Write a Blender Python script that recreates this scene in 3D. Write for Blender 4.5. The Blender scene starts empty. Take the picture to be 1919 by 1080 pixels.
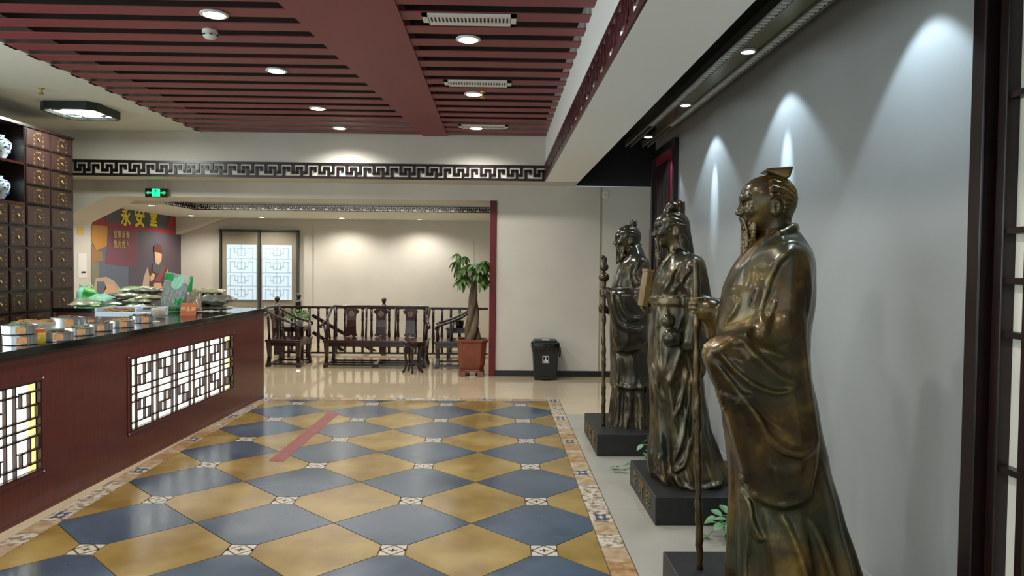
import bpy, bmesh, math, random
import numpy as np
from mathutils import Vector, Matrix
S = bpy.context.scene
C = S.collection
PI = math.pi
random.seed(7)

# ------------------------------------------------------------------ camera
F = 1352.0
VPX, VPY, ROLL = 933.0, 498.0, 0.010          # where the depth lines meet, roll of the phone
CAMZ = 1.6
yc = Vector(((VPX-960)/F, (540-VPY)/F, -1.0)).normalized()      # world Y in camera axes
xc = Vector((1.0, -ROLL, 0.0)); xc.z = -(xc.x*yc.x+xc.y*yc.y)/yc.z; xc.normalize()
zc = xc.cross(yc)
RC = Matrix((xc, yc, zc))                      # rows: world axes in camera axes -> maps camera vector to world
cam = bpy.data.cameras.new('camera'); camo = bpy.data.objects.new('camera', cam); C.objects.link(camo)
cam.sensor_width = 36.0; cam.lens = F*36.0/1919.0; cam.clip_start = 0.05
camo.matrix_world = Matrix.Translation((0, 0, CAMZ)) @ RC.to_4x4()
S.camera = camo
def ray(px, py): return RC @ Vector(((px-960)/F, (540-py)/F, -1.0))
def atY(px, py, Y):
    d = ray(px, py); t = Y/d.y; return (d.x*t, Y, CAMZ+d.z*t)
def atX(px, py, X):
    d = ray(px, py); t = X/d.x; return (X, d.y*t, CAMZ+d.z*t)
def atZ(px, py, z=0.0):
    d = ray(px, py); t = (z-CAMZ)/d.z; return (d.x*t, d.y*t, z)

# ------------------------------------------------------------------ view, world, added fill lights
S.view_settings.view_transform = 'Standard'; S.view_settings.look = 'None'
S.view_settings.gamma = 1.0; S.view_settings.use_curve_mapping = False
S.view_settings.exposure = 0.14
w = bpy.data.worlds.new('sky'); S.world = w; w.use_nodes = True
w.node_tree.nodes['Background'].inputs[0].default_value = (0.80, 0.92, 1.0, 1)
w.node_tree.nodes['Background'].inputs[1].default_value = 1.0
def area(name, loc, rot, sx, sy, power, col, spread=None):
    l = bpy.data.lights.new(name, 'AREA'); l.shape = 'RECTANGLE'; l.size = sx; l.size_y = sy
    l.energy = power; l.color = col
    if spread: l.spread = spread
    o = bpy.data.objects.new(name, l); C.objects.link(o); o.location = loc; o.rotation_euler = rot
    return o
def spot(name, loc, rot, power, col, ang, blend, size=0.03):
    l = bpy.data.lights.new(name, 'SPOT'); l.energy = power; l.color = col
    l.spot_size = ang; l.spot_blend = blend; l.shadow_soft_size = size
    o = bpy.data.objects.new(name, l); C.objects.link(o); o.location = loc; o.rotation_euler = rot
    return o
WARM = (1.0, 0.95, 0.88); NEUT = (1.0, 0.97, 0.92); COOL = (0.66, 0.83, 1.0)
# cool fill added behind the camera, at an unseen shop front
area('front_fill', (-2.2, -2.85, 1.55), (PI/2, 0, 0), 7.6, 2.5, 55, (0.86, 0.97, 1.0))
# cool fill added at the left wall, with side windows made up for it
area('side_fill', (-6.15, 2.2, 1.75), (0, -PI/2, 0), 2.2, 7.0, 210, (0.86, 0.97, 1.0))

# ------------------------------------------------------------------ materials
def lin(c):
    if isinstance(c, str):
        c = tuple(int(c[i:i+2], 16)/255 for i in (0, 2, 4))
    return tuple((x/12.92 if x <= .04045 else ((x+.055)/1.055)**2.4) for x in c)
def mat(name, col, rough=.5, metal=0, col2=None, scale=8, stretch=(1, 1, 1), bump=0, bscale=None, emit=None, es=1, spec=.5,
        coat=0, alpha=1, trans=0, detail=4, lo=.35, hi=.65, rough2=None):
    m = bpy.data.materials.new(name); m.use_nodes = True; nt = m.node_tree; N = nt.nodes; L = nt.links
    b = N['Principled BSDF']; I = b.inputs
    I['Base Color'].default_value = (*lin(col), 1); I['Roughness'].default_value = rough; I['Metallic'].default_value = metal
    I['Specular IOR Level'].default_value = spec; I['Coat Weight'].default_value = coat; I['Coat Roughness'].default_value = .08
    I['Alpha'].default_value = alpha; I['Transmission Weight'].default_value = trans
    if emit is not None:
        I['Emission Color'].default_value = (*lin(emit), 1); I['Emission Strength'].default_value = es
    if col2 is not None or bump:
        tc = N.new('ShaderNodeTexCoord'); mp = N.new('ShaderNodeMapping'); mp.inputs['Scale'].default_value = stretch
        L.new(tc.outputs['Object'], mp.inputs['Vector'])
        nz = N.new('ShaderNodeTexNoise'); nz.inputs['Scale'].default_value = scale; nz.inputs['Detail'].default_value = detail
        L.new(mp.outputs['Vector'], nz.inputs['Vector'])
        if col2 is not None:
            r = N.new('ShaderNodeValToRGB'); r.color_ramp.elements[0].position = lo; r.color_ramp.elements[1].position = hi
            r.color_ramp.elements[0].color = (*lin(col), 1); r.color_ramp.elements[1].color = (*lin(col2), 1)
            L.new(nz.outputs['Fac'], r.inputs['Fac']); L.new(r.outputs['Color'], I['Base Color'])
        if rough2 is not None:
            mr = N.new('ShaderNodeMapRange'); mr.inputs[1].default_value = .3; mr.inputs[2].default_value = .7
            mr.inputs[3].default_value = rough; mr.inputs[4].default_value = rough2
            L.new(nz.outputs['Fac'], mr.inputs[0]); L.new(mr.outputs[0], I['Roughness'])
        if bump:
            n2 = N.new('ShaderNodeTexNoise'); n2.inputs['Scale'].default_value = bscale or scale*4; n2.inputs['Detail'].default_value = 3
            L.new(mp.outputs['Vector'], n2.inputs['Vector'])
            bp = N.new('ShaderNodeBump'); bp.inputs['Strength'].default_value = bump; bp.inputs['Distance'].default_value = .01
            L.new(n2.outputs['Fac'], bp.inputs['Height']); L.new(bp.outputs['Normal'], I['Normal'])
    return m
M = {}
M['white'] = mat('white_paint', 'c9c4b8', .55, col2='c2bdb1', scale=1.5, bump=.03, bscale=60)
M['white_ceiling'] = mat('white_ceiling_paint', 'd3d4c9', .6)
M['beam_white'] = mat('beam_paint', 'eff3ef', .55)
M['statue_wall'] = mat('statue_wall_paint', '979a98', .45, col2='919492', scale=1.2)
M['black_paint'] = mat('black_paint', '0d1010', .6)
M['slat'] = mat('red_slat_paint', '80353b', .5, col2='7a3339', scale=3)
M['slat_void'] = mat('slat_void_shade', '1a0d12', .8)  # near-black maroon carries the shade of the gaps above the slats
M['fret_dark'] = mat('dark_wood_fret', '170b0a', .28, col2='1e0e0c', scale=12)
M['fret_red'] = mat('maroon_fret', '3d1517', .3, col2='351214', scale=12)
M['rosewood'] = mat('dark_rosewood', '190a0b', .25, col2='240e0b', scale=6, stretch=(1, 8, 1), coat=.4)
M['rosewood_red'] = mat('red_rosewood', '2c1110', .2, col2='381512', scale=6, stretch=(1, 8, 1), coat=.4)
M['counter_wood'] = mat('counter_veneer', '58221f', .3, col2='491b19', scale=5, stretch=(1, 9, 1), bump=.05, coat=.15)
M['granite'] = mat('black_granite', '0c1210', .1, col2='18211e', scale=120, lo=.5, hi=.75)
M['cabinet'] = mat('cabinet_wood', '221311', .35, col2='1c0f0d', scale=7, stretch=(1, 1, 6), coat=.2)
M['drawer'] = mat('drawer_wood', '35211e', .4, col2='2c1b19', scale=7, stretch=(1, 8, 1))
M['brass'] = mat('brass', 'b79a5a', .35, .9)
M['gold_print'] = mat('gold_lettering', '94793c', .45, .4)
M['blue_tile'] = mat('blue_glazed_tile', '324151', .17, col2='435363', scale=2.2, detail=6, rough2=.26, bump=.015, bscale=18)
M['yellow_tile'] = mat('ochre_glazed_tile', '78602f', .17, col2='947d46', scale=2.4, detail=9, rough2=.26, bump=.015, bscale=18, lo=.38, hi=.66)
M['grout'] = mat('brown_grout', '5b4936', .8)
M['inset'] = mat('cream_inset', 'b3ab9a', .3)
M['inset_line'] = mat('inset_brown_line', '4e4339', .35)
M['border_a'] = mat('border_tile_buff', 'b49f80', .3, col2='8d7457', scale=14, detail=8)
M['border_b'] = mat('border_tile_grey', 'bdb2a0', .3, col2='756654', scale=22, detail=8, lo=.45, hi=.6)
M['border_c'] = mat('border_tile_rust', 'a98a62', .3, col2='7d5a38', scale=18, detail=8)
M['star_blue'] = mat('star_blue', '3b4a63', .3)
M['beige_tile'] = mat('polished_beige_tile', 'b8a78a', .06, col2='c2b296', scale=1.2, detail=5, spec=.6)
M['beige_joint'] = mat('beige_joint', '9a8a70', .5)
M['cement'] = mat('pale_cement_tile', '918e84', .35, col2='9c998e', scale=3, detail=8)
M['base_stone'] = mat('black_plinth', '101211', .5, col2='191b1a', scale=30, bump=.04)
M['plaque_gold'] = mat('aged_gold_letters', '7a6a42', .4, .7)
M['black_skirt'] = mat('black_skirting', '14120f', .4)
M['post_red'] = mat('red_lacquer_post', '62060f', .5, col2='54050c', scale=5)
M['door_dark'] = mat('dark_door_wood', '1a0d0e', .35)
M['door_red'] = mat('red_door_panel', '6d1426', .35)
M['screen_wood'] = mat('screen_dark_wood', '140908', .35, col2='1e0c0b', scale=6, stretch=(6, 6, 1))
M['paper'] = mat('rice_paper_white', 'd8d4c8', .8)
M['black_plastic'] = mat('black_plastic', '121313', .35)
M['bag_plastic'] = mat('black_bin_bag', '0a0b0b', .18, bump=.6, bscale=25, scale=10)
M['white_print'] = mat('white_print', 'd5d5d0', .5)
M['terracotta'] = mat('glazed_terracotta', '7c3b22', .25, col2='6a301b', scale=8, coat=.3)
M['soil'] = mat('potting_soil', '2e241b', .9, bump=.6, bscale=60)
M['trunk'] = mat('braided_trunk_bark', '6b5a44', .75, col2='4c3d2d', scale=14, stretch=(1, 1, .25), bump=.5)
M['leaf'] = mat('money_tree_leaf', '36541f', .4, col2='4a6e2c', scale=9)
M['leaf_dry'] = mat('dry_leaf', '6b3a22', .5)
M['leaf_bright'] = mat('bright_leaf', '4c7a2e', .4, col2='6a9a3f', scale=12)
M['leaf_vine'] = mat('pothos_leaf', '3f6b45', .4, col2='63905f', scale=14)
M['stem'] = mat('green_stem', '56703f', .5)
M['lamp_face'] = mat('lamp_diffuser', 'ffffff', .5, emit='f4fff2', es=5)
M['led'] = mat('downlight_led', 'ffffff', .5, emit='fff6e2', es=9)
M['led_cool'] = mat('spotlight_led', 'ffffff', .5, emit='f2fbff', es=10)
M['white_metal'] = mat('white_enamel', 'd5d6d0', .35)
M['grille_dark'] = mat('grille_void', '20221f', .7)
M['slot_metal'] = mat('grey_slot_metal', '6f7468', .35, .3)
M['olive_metal'] = mat('olive_reflector', '5f5a30', .25, .7)
M['dark_lamp_frame'] = mat('lamp_frame_wood', '17201c', .35)
M['exit_case'] = mat('exit_black', '06140c', .3)
M['exit_green'] = mat('exit_green', '10e070', .4, emit='14f57c', es=2.6)
M['exit_dim'] = mat('exit_dim_green', '2a9a5a', .4, emit='39b26b', es=1.0)
M['panel_glow'] = mat('counter_light_panel', 'ffffff', .5, emit='fffdf0', es=2.6)
M['panel_amber'] = mat('counter_light_edge', 'fff2a0', .5, emit='f2e48a', es=1.3)
M['lattice'] = mat('lattice_wood', '2a140f', .4)
M['pane_glow'] = mat('daylit_pane', '8a9aa2', .4, emit='d3e8f4', es=.66)
M['film'] = mat('tarnished_window_board', '8f8a79', .3, col2='857e6c', scale=3, detail=8)
M['win_frame'] = mat('window_frame_grey', '3c3d35', .4)
M['win_lattice'] = mat('window_lattice_grey', 'a9bcc6', .5)
M['tape'] = mat('red_floor_tape', '722829', .4, col2='7c3233', scale=10)
M['tape_print'] = mat('faded_tape_print', '8e4a48', .5)
M['silver'] = mat('silver_foil', 'b9bec2', .22, .85)
M['tin_label'] = mat('orange_label', 'd3a27a', .5, col2='c58b52', scale=40)
M['herb_a'] = mat('dried_herb_brown', '6b5334', .85, col2='3e2e1c', scale=60, bump=.8)
M['herb_b'] = mat('dried_herb_green', '75825a', .85, col2='48542f', scale=60, bump=.8)
M['herb_c'] = mat('dried_herb_ochre', 'a67c3c', .85, col2='82592a', scale=60, bump=.8)
M['clear_lid'] = mat('cloudy_plastic_lid', 'cfd4d0', .12, alpha=.32)
M['bag_clear'] = mat('clear_plastic', 'c3d6cd', .1, alpha=.3, bump=.5, bscale=14, scale=6)
M['packed'] = mat('packed_grey_herbs', '6b6a66', .5, col2='3f3f3d', scale=45, detail=6, bump=.7, bscale=50)
M['bag_grey'] = mat('grey_herb_bag', '74746a', .22, bump=.5, bscale=16, col2='4f5046', scale=9, detail=6)
M['bag_green'] = mat('green_herb_bag', '6f9a58', .2, bump=.5, bscale=16, col2='9aad83', scale=8, detail=5)
M['bag_pale'] = mat('pale_herb_bag', '929c82', .2, bump=.5, bscale=16, col2='74795f', scale=9, detail=5)
M['bag_brown'] = mat('brown_herb_bag', '776e5a', .25, bump=.5, bscale=16, col2='5a5142', scale=8, detail=5)
M['bag_olive'] = mat('olive_herb_bag', '777150', .2, bump=.5, bscale=16, col2='8d8a6e', scale=7, detail=5)
M['green_print'] = mat('green_bag_print', '1c8a48', .2)
M['teal_print'] = mat('teal_bag_print', '8cc0a8', .2)
M['lime_bag'] = mat('lime_carrier_bag', '5ad060', .2, col2='9aeaa0', scale=10)
M['mint_bag'] = mat('mint_plastic', '9be8cc', .2, alpha=.85)
M['honey'] = mat('honey_jar', 'a88d2c', .12, coat=.5)
M['orange_lid'] = mat('orange_lid', 'b4531f', .4)
M['tray_white'] = mat('pale_blue_tray', 'a8b6c2', .25)
M['card_red'] = mat('red_price_card', 'a5533c', .4, col2='b8703f', scale=3)
M['card_print'] = mat('card_gold_print', 'e2c27a', .5)
M['porcelain'] = mat('white_porcelain', 'c4d3d6', .12, coat=.5)
M['cobalt'] = mat('cobalt_glaze', '2d4f8c', .15)
M['mural_base'] = mat('mural_slate', '4b474f', .5, col2='54444a', scale=1.2)
M['mural_dark'] = mat('mural_dark_teal', '40464a', .45, col2='4a5254', scale=2)
M['mural_red'] = mat('mural_red', '8c2026', .45)
M['mural_maroon'] = mat('mural_maroon', '6f3440', .45, col2='7a4450', scale=2)
M['mural_ochre'] = mat('mural_ochre', 'b27e35', .45)
M['mural_tan'] = mat('mural_tan', '8f6a45', .45)
M['mural_olive'] = mat('mural_olive', '77735f', .45)
M['mural_blue'] = mat('mural_blue_grey', '59606e', .45)
M['mural_skin'] = mat('mural_skin', 'c7a07c', .45)
M['mural_cream'] = mat('mural_cream', 'b09a84', .45)
M['mural_brown'] = mat('mural_brown', '5a2c24', .45)
M['mural_yellow'] = mat('mural_yellow', 'e6cc22', .45)
M['mural_gold'] = mat('mural_gold', 'b69a6a', .45)
M['sticker_yellow'] = mat('yellow_sticker', 'd0b24a', .5)
M['switch'] = mat('switch_plastic', 'd8d6cf', .4)
M['wood_strip'] = mat('brown_wood_strip', '7a4a34', .4)
M['glass'] = mat('shopfront_glass', 'eef6f6', .02, alpha=.12)
def bronze(name, dark, mid, hi, patina, scale=5.0, rough=.3, worn='8a7a4c'):
    m = bpy.data.materials.new(name); m.use_nodes = True; nt = m.node_tree; N = nt.nodes; L = nt.links
    b = N['Principled BSDF']; I = b.inputs
    tc = N.new('ShaderNodeTexCoord')
    n1 = N.new('ShaderNodeTexNoise'); n1.inputs['Scale'].default_value = scale; n1.inputs['Detail'].default_value = 6
    n1.inputs['Distortion'].default_value = .6
    L.new(tc.outputs['Object'], n1.inputs['Vector'])
    r = N.new('ShaderNodeValToRGB'); e = r.color_ramp.elements
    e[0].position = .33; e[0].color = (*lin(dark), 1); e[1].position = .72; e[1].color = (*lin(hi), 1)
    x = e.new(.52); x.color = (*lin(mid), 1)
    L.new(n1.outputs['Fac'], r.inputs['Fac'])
    n2 = N.new('ShaderNodeTexNoise'); n2.inputs['Scale'].default_value = 2.3; n2.inputs['Detail'].default_value = 5
    mp = N.new('ShaderNodeMapping'); mp.inputs['Location'].default_value = (3.1, 1.7, .4)
    L.new(tc.outputs['Object'], mp.inputs['Vector']); L.new(mp.outputs['Vector'], n2.inputs['Vector'])
    mr = N.new('ShaderNodeMapRange'); mr.inputs[1].default_value = .5; mr.inputs[2].default_value = .72
    mr.inputs[3].default_value = 0; mr.inputs[4].default_value = .7
    L.new(n2.outputs['Fac'], mr.inputs[0])
    mx = N.new('ShaderNodeMix'); mx.data_type = 'RGBA'; mx.inputs[7].default_value = (*lin(patina), 1)
    L.new(mr.outputs[0], mx.inputs[0]); L.new(r.outputs['Color'], mx.inputs[6])
    # worn gold on the raised folds
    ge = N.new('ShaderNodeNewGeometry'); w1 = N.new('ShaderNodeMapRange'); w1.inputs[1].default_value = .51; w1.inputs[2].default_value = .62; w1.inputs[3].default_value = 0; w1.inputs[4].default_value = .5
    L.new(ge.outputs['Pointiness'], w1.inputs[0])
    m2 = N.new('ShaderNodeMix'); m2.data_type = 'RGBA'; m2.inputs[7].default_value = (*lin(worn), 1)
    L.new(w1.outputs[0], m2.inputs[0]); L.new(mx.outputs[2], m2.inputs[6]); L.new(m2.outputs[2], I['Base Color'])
    I['Metallic'].default_value = .6; I['Roughness'].default_value = rough; I['Coat Weight'].default_value = .25; I['Coat Roughness'].default_value = .15
    n3 = N.new('ShaderNodeTexNoise'); n3.inputs['Scale'].default_value = 38; n3.inputs['Detail'].default_value = 3
    L.new(tc.outputs['Object'], n3.inputs['Vector'])
    bp = N.new('ShaderNodeBump'); bp.inputs['Strength'].default_value = .12; bp.inputs['Distance'].default_value = .01
    L.new(n3.outputs['Fac'], bp.inputs['Height']); L.new(bp.outputs['Normal'], I['Normal'])
    return m
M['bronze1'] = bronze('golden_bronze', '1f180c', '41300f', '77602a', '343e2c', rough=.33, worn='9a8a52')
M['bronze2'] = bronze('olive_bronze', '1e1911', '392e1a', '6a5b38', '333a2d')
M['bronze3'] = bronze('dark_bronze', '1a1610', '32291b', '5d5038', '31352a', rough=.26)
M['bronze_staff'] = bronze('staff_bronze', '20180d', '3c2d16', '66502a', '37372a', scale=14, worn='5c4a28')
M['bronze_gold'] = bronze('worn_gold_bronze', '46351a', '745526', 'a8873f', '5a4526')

# ------------------------------------------------------------------ mesh helpers
class MB:
    def __init__(s): s.v = []; s.f = []
    def add(s, vs, fs):
        n = len(s.v); s.v += [tuple(p) for p in vs]; s.f += [tuple(n+i for i in f) for f in fs]; return s
    def box(s, x0, x1, y0, y1, z0, z1):
        if x0 > x1: x0, x1 = x1, x0
        if y0 > y1: y0, y1 = y1, y0
        if z0 > z1: z0, z1 = z1, z0
        return s.add([(x0, y0, z0), (x1, y0, z0), (x1, y1, z0), (x0, y1, z0), (x0, y0, z1), (x1, y0, z1), (x1, y1, z1), (x0, y1, z1)],
                     [(0, 3, 2, 1), (4, 5, 6, 7), (0, 1, 5, 4), (1, 2, 6, 5), (2, 3, 7, 6), (3, 0, 4, 7)])
    def prism(s, lo, hi):                     # two matching loops of 3-D points
        n = len(lo)
        return s.add(list(lo)+list(hi), [tuple(range(n-1, -1, -1)), tuple(range(n, 2*n))]+[(i, (i+1) % n, n+(i+1) % n, n+i) for i in range(n)])
    def flat(s, poly, z0, z1):
        return s.prism([(p[0], p[1], z0) for p in poly], [(p[0], p[1], z1) for p in poly])
    def lathe(s, prof, c=(0, 0, 0), n=16, sx=1, sy=1):
        vs = []; fs = []
        for r, z in prof:
            for k in range(n):
                a = 2*PI*k/n; vs.append((c[0]+r*sx*math.cos(a), c[1]+r*sy*math.sin(a), c[2]+z))
        for i in range(len(prof)-1):
            for k in range(n):
                fs.append((i*n+k, i*n+(k+1) % n, (i+1)*n+(k+1) % n, (i+1)*n+k))
        fs.append(tuple(range(n-1, -1, -1))); fs.append(tuple((len(prof)-1)*n+k for k in range(n)))
        return s.add(vs, fs)
    def tube(s, pts, r, n=8, flat=1.0):
        pts = [Vector(p) for p in pts]; R = r if isinstance(r, (list, tuple)) else [r]*len(pts)
        vs = []; fs = []; up = Vector((0, 0, 1)); pu = None
        for i, p in enumerate(pts):
            t = (pts[min(i+1, len(pts)-1)]-pts[max(i-1, 0)]).normalized()
            a = (up if abs(t.z) < .95 else Vector((1, 0, 0))) if pu is None else pu
            a = (a-t*a.dot(t)).normalized(); pu = a; b = t.cross(a)
            for k in range(n):
                q = 2*PI*k/n; vs.append(p+a*(R[i]*math.sin(q)*flat)+b*(R[i]*math.cos(q)))
        for i in range(len(pts)-1):
            for k in range(n): fs.append((i*n+k, i*n+(k+1) % n, (i+1)*n+(k+1) % n, (i+1)*n+k))
        fs.append(tuple(range(n-1, -1, -1))); fs.append(tuple((len(pts)-1)*n+k for k in range(n)))
        return s.add(vs, fs)
    def ell(s, c, r, n=14, m=9):
        prof = [(max(1e-4, math.sin(PI*i/m)), -math.cos(PI*i/m)) for i in range(m+1)]
        vs = []; fs = []
        for pr, pz in prof:
            for k in range(n): vs.append((c[0]+r[0]*pr*math.cos(2*PI*k/n), c[1]+r[1]*pr*math.sin(2*PI*k/n), c[2]+r[2]*pz))
        for i in range(m):
            for k in range(n): fs.append((i*n+k, i*n+(k+1) % n, (i+1)*n+(k+1) % n, (i+1)*n+k))
        return s.add(vs, fs)
    def bar(s, p, q, wx, wz):                 # rectangular bar between two points
        return s.tube4(p, q, wx, wz)
    def tube4(s, p, q, wa, wb):
        p = Vector(p); q = Vector(q); t = (q-p).normalized()
        up = Vector((0, 0, 1)) if abs(t.z) < .9 else Vector((0, 1, 0))
        a = t.cross(up).normalized(); b = a.cross(t)
        lo = [p+a*(i*wa/2)+b*(j*wb/2) for i, j in ((-1, -1), (1, -1), (1, 1), (-1, 1))]
        return s.prism(lo, [x+(q-p) for x in lo])
    def build(s, name, m, parent=None, smooth=False, bev=0, off=None, auto=None):
        me = bpy.data.meshes.new(name); me.from_pydata([tuple(p) for p in s.v], [], s.f)
        o = bpy.data.objects.new(name, me); C.objects.link(o)
        if off is None and parent is not None:
            off = tuple(getattr(parent, 'location')) if parent.parent is None else tuple(Vector(parent.location)+Vector(parent.parent.location))
        if off is not None and any(off): me.transform(Matrix.Translation(-Vector(off)))
        fixn(me)
        if m is not None: me.materials.append(M[m] if isinstance(m, str) else m)
        if parent is not None: o.parent = parent
        if smooth or auto:
            me.polygons.foreach_set('use_smooth', [True]*len(me.polygons))
            if auto: me.set_sharp_from_angle(angle=math.radians(auto))
        if bev:
            b = o.modifiers.new('edge', 'BEVEL'); b.width = bev; b.segments = 2; b.limit_method = 'ANGLE'
        return o
def fixn(me):
    bm = bmesh.new(); bm.from_mesh(me); bmesh.ops.recalc_face_normals(bm, faces=bm.faces); bm.to_mesh(me); bm.free()
def tag(o, label=None, cat=None, group=None, kind=None):
    if label: o['label'] = label
    if cat: o['category'] = cat
    if group: o['group'] = group
    if kind: o['kind'] = kind
    return o
def empty(name, loc=(0, 0, 0), label=None, cat=None, group=None):
    o = bpy.data.objects.new(name, None); C.objects.link(o); o.location = loc; o.empty_display_size = .1
    return tag(o, label, cat, group)
def struct(o): o['kind'] = 'structure'; return o
def dup(o, parent=None):
    c = o.copy(); C.objects.link(c)
    if parent is not None: c.parent = parent
    for ch in list(o.children): dup(ch, c)
    return c
def box(name, m, x0, x1, y0, y1, z0, z1, parent=None, bev=0):
    return MB().box(x0, x1, y0, y1, z0, z1).build(name, m, parent, bev=bev)
def text(name, body, size, m, parent, mtx, depth=.002, sx=1.0, bold=0):
    c = bpy.data.curves.new(name, 'FONT'); c.body = body; c.size = size; c.extrude = depth; c.align_x = 'CENTER'; c.align_y = 'CENTER'
    t = bpy.data.objects.new(name, c); C.objects.link(t)
    dg = bpy.context.evaluated_depsgraph_get(); dg.update()
    me = bpy.data.meshes.new_from_object(t.evaluated_get(dg))
    bpy.data.objects.remove(t); bpy.data.curves.remove(c)
    me.transform(Matrix.Diagonal((sx, 1, 1, 1))); me.transform(mtx)
    if bold:                                    # brush weight: the glyph with slightly shifted copies of itself
        bm = bmesh.new()
        for q, (dx, dy) in enumerate(((0, 0), (bold, 0), (-bold, 0), (0, bold), (0, -bold))):
            m2 = me.copy(); m2.transform(mtx @ Matrix.Translation((dx, dy, .0006*q)) @ mtx.inverted()); bm.from_mesh(m2); bpy.data.meshes.remove(m2)
        bm.to_mesh(me); bm.free()
    me.materials.clear(); me.materials.append(M[m]); me.name = name
    o = bpy.data.objects.new(name, me); C.objects.link(o)
    if parent is not None:
        off = Vector(parent.location) + (Vector(parent.parent.location) if parent.parent else Vector())
        me.transform(Matrix.Translation(-off)); o.parent = parent
    return o
def face_mtx(loc, right, up):                 # text plane from its right and up vectors
    r = Vector(right).normalized(); u = Vector(up).normalized(); n = r.cross(u)
    return Matrix.Translation(loc) @ Matrix((r, u, n)).transposed().to_4x4()

# ================================================================== SETTING
ZC = 3.36                                      # underside of slats
XL, XR, YB, YA = -6.3, 1.91, 9.9, 14.5
# ---- floor slab with its tiles
floor = struct(box('floor', 'grout', XL, 2.4, -3, YA, -.12, -.006))
X0, X1, YE = -2.66, .60, 8.48                  # limits of the patterned field
PT = .849; OX, OY = .278, 4.006
def clip(poly, x0, x1, y0, y1):
    for ax, val, sg in ((0, x0, 1), (0, x1, -1), (1, y0, 1), (1, y1, -1)):
        out = []
        for i in range(len(poly)):
            a, b = poly[i], poly[(i+1) % len(poly)]; da, db = sg*(a[ax]-val), sg*(b[ax]-val)
            if da >= 0: out.append(a)
            if da*db < 0:
                t = da/(da-db); out.append((a[0]+(b[0]-a[0])*t, a[1]+(b[1]-a[1])*t))
        poly = out
        if not poly: return []
    return poly
def shrink(poly, g):
    cx = sum(p[0] for p in poly)/len(poly); cy = sum(p[1] for p in poly)/len(poly)
    return [(cx+(x-cx)*(1-g), cy+(y-cy)*(1-g)) for x, y in poly]
h = PT/2; sq = .075
for i in range(-4, 2):
    for j in range(-8, 7):
        cx, cy = OX+i*PT, OY+j*PT
        for nm, ccx, ccy, kind in (('ochre_tile', cx+h, cy, 0), ('blue_tile', cx, cy+h, 1)):
            if kind == 0:
                pl = [(ccx-h+sq, ccy-sq), (ccx-h+sq, ccy+sq), (ccx, ccy+h), (ccx+h-sq, ccy+sq), (ccx+h-sq, ccy-sq), (ccx, ccy-h)]
            else:
                pl = [(ccx-sq, ccy-h+sq), (ccx+sq, ccy-h+sq), (ccx+h, ccy), (ccx+sq, ccy+h-sq), (ccx-sq, ccy+h-sq), (ccx-h, ccy)]
            pl = clip(shrink(pl, .011), X0, X1, -2.9, YE)
            if len(pl) >= 3 and max(p[1] for p in pl) > -2.9:
                MB().flat(pl, -.006, .0).build(nm, 'yellow_tile' if kind == 0 else 'blue_tile', floor)
        if X0 < cx-sq and cx+sq < X1 and -2.8 < cy < YE-.1:
            q = sq-.004
            t = MB().flat([(cx-q, cy-q), (cx+q, cy-q), (cx+q, cy+q), (cx-q, cy+q)], -.006, 0).build('inset_tile', 'inset', floor)
            if cy > 2.5:
                mb = MB()
                for (a, b) in (((-q, 0), (0, q)), ((0, q), (q, 0)), ((q, 0), (0, -q)), ((0, -q), (-q, 0)), ((-.026, 0), (.026, 0)), ((0, -.026), (0, .026))):
                    d = Vector((b[0]-a[0], b[1]-a[1], 0)).normalized().cross(Vector((0, 0, 1)))*.005
                    mb.flat([(cx+a[0]+d.x, cy+a[1]+d.y), (cx+a[0]-d.x, cy+a[1]-d.y), (cx+b[0]-d.x, cy+b[1]-d.y), (cx+b[0]+d.x, cy+b[1]+d.y)], .0, .0006)
                for sx, sy in ((-1, 0), (1, 0)):
                    mb.flat([(cx+sx*q, cy+.02), (cx+sx*q, cy-.02), (cx+sx*(q-.008), cy-.012), (cx+sx*(q-.008), cy+.012)], .0, .0006)
                mb.build('diamond_motif', 'inset_line', t, off=(0, 0, 0))
def border(x0, x1, y0, y1, along):
    L = (y1-y0) if along else (x1-x0); n = max(1, round(L/.2))
    for k in range(n):
        a, b = k*L/n+.002, (k+1)*L/n-.002
        p = (x0, x1, y0+a, y0+b) if along else (x0+a, x0+b, y0, y1)
        if p[3] < 1.5: continue
        mm = ('border_a', 'border_b', 'border_c', 'border_b', 'border_a')[(k*7+k//3) % 5]
        t = box('border_tile', mm, *p, -.006, .0, floor)
        if k % 5 == 2:
            cx, cy = (p[0]+p[1])/2, (p[2]+p[3])/2; rx, ry = (p[1]-p[0])/2-.008, (p[3]-p[2])/2-.008
            st = []
            for q in range(8):
                r = 1 if q % 2 == 0 else .42; st.append((cx+rx*r*math.cos(q*PI/4+PI/4)*1.2*(1 if q % 2 else .83), cy+ry*r*math.sin(q*PI/4+PI/4)*1.2*(1 if q % 2 else .83)))
            MB().flat(st, 0, .0006).build('star_motif', 'star_blue', t, off=(0, 0, 0))
            MB().flat([(cx-.02, cy), (cx, cy-.03), (cx+.02, cy), (cx, cy+.03)], .0006, .0011).build('star_centre', 'inset', t, off=(0, 0, 0))
border(.606, .745, -2.9, 8.62, True)
border(-2.80, -2.665, -2.9, 8.62, True)
border(-2.66, .60, 8.49, 8.62, False)
for a in range(0, 7):                          # pale tiles in front of the statues
    for b, (u0, u1) in enumerate(((.752, 1.55), (1.555, 2.4))):
        box('cement_tile', 'cement', u0, u1, -2.85+a*1.51, -2.853+(a+1)*1.51 if a < 6 else 7.74, -.006, 0, floor)
for a in range(10):
    for b in range(8):
        x0 = -5.7+a*.82; y0 = 8.63+b*.75
        if a == 7: pass
        box('beige_tile', 'beige_tile', max(XL, x0-.6 if a == 0 else x0), min(2.4, x0+.8185), y0, min(YA, y0+.7485), -.006, 0, floor)
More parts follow.
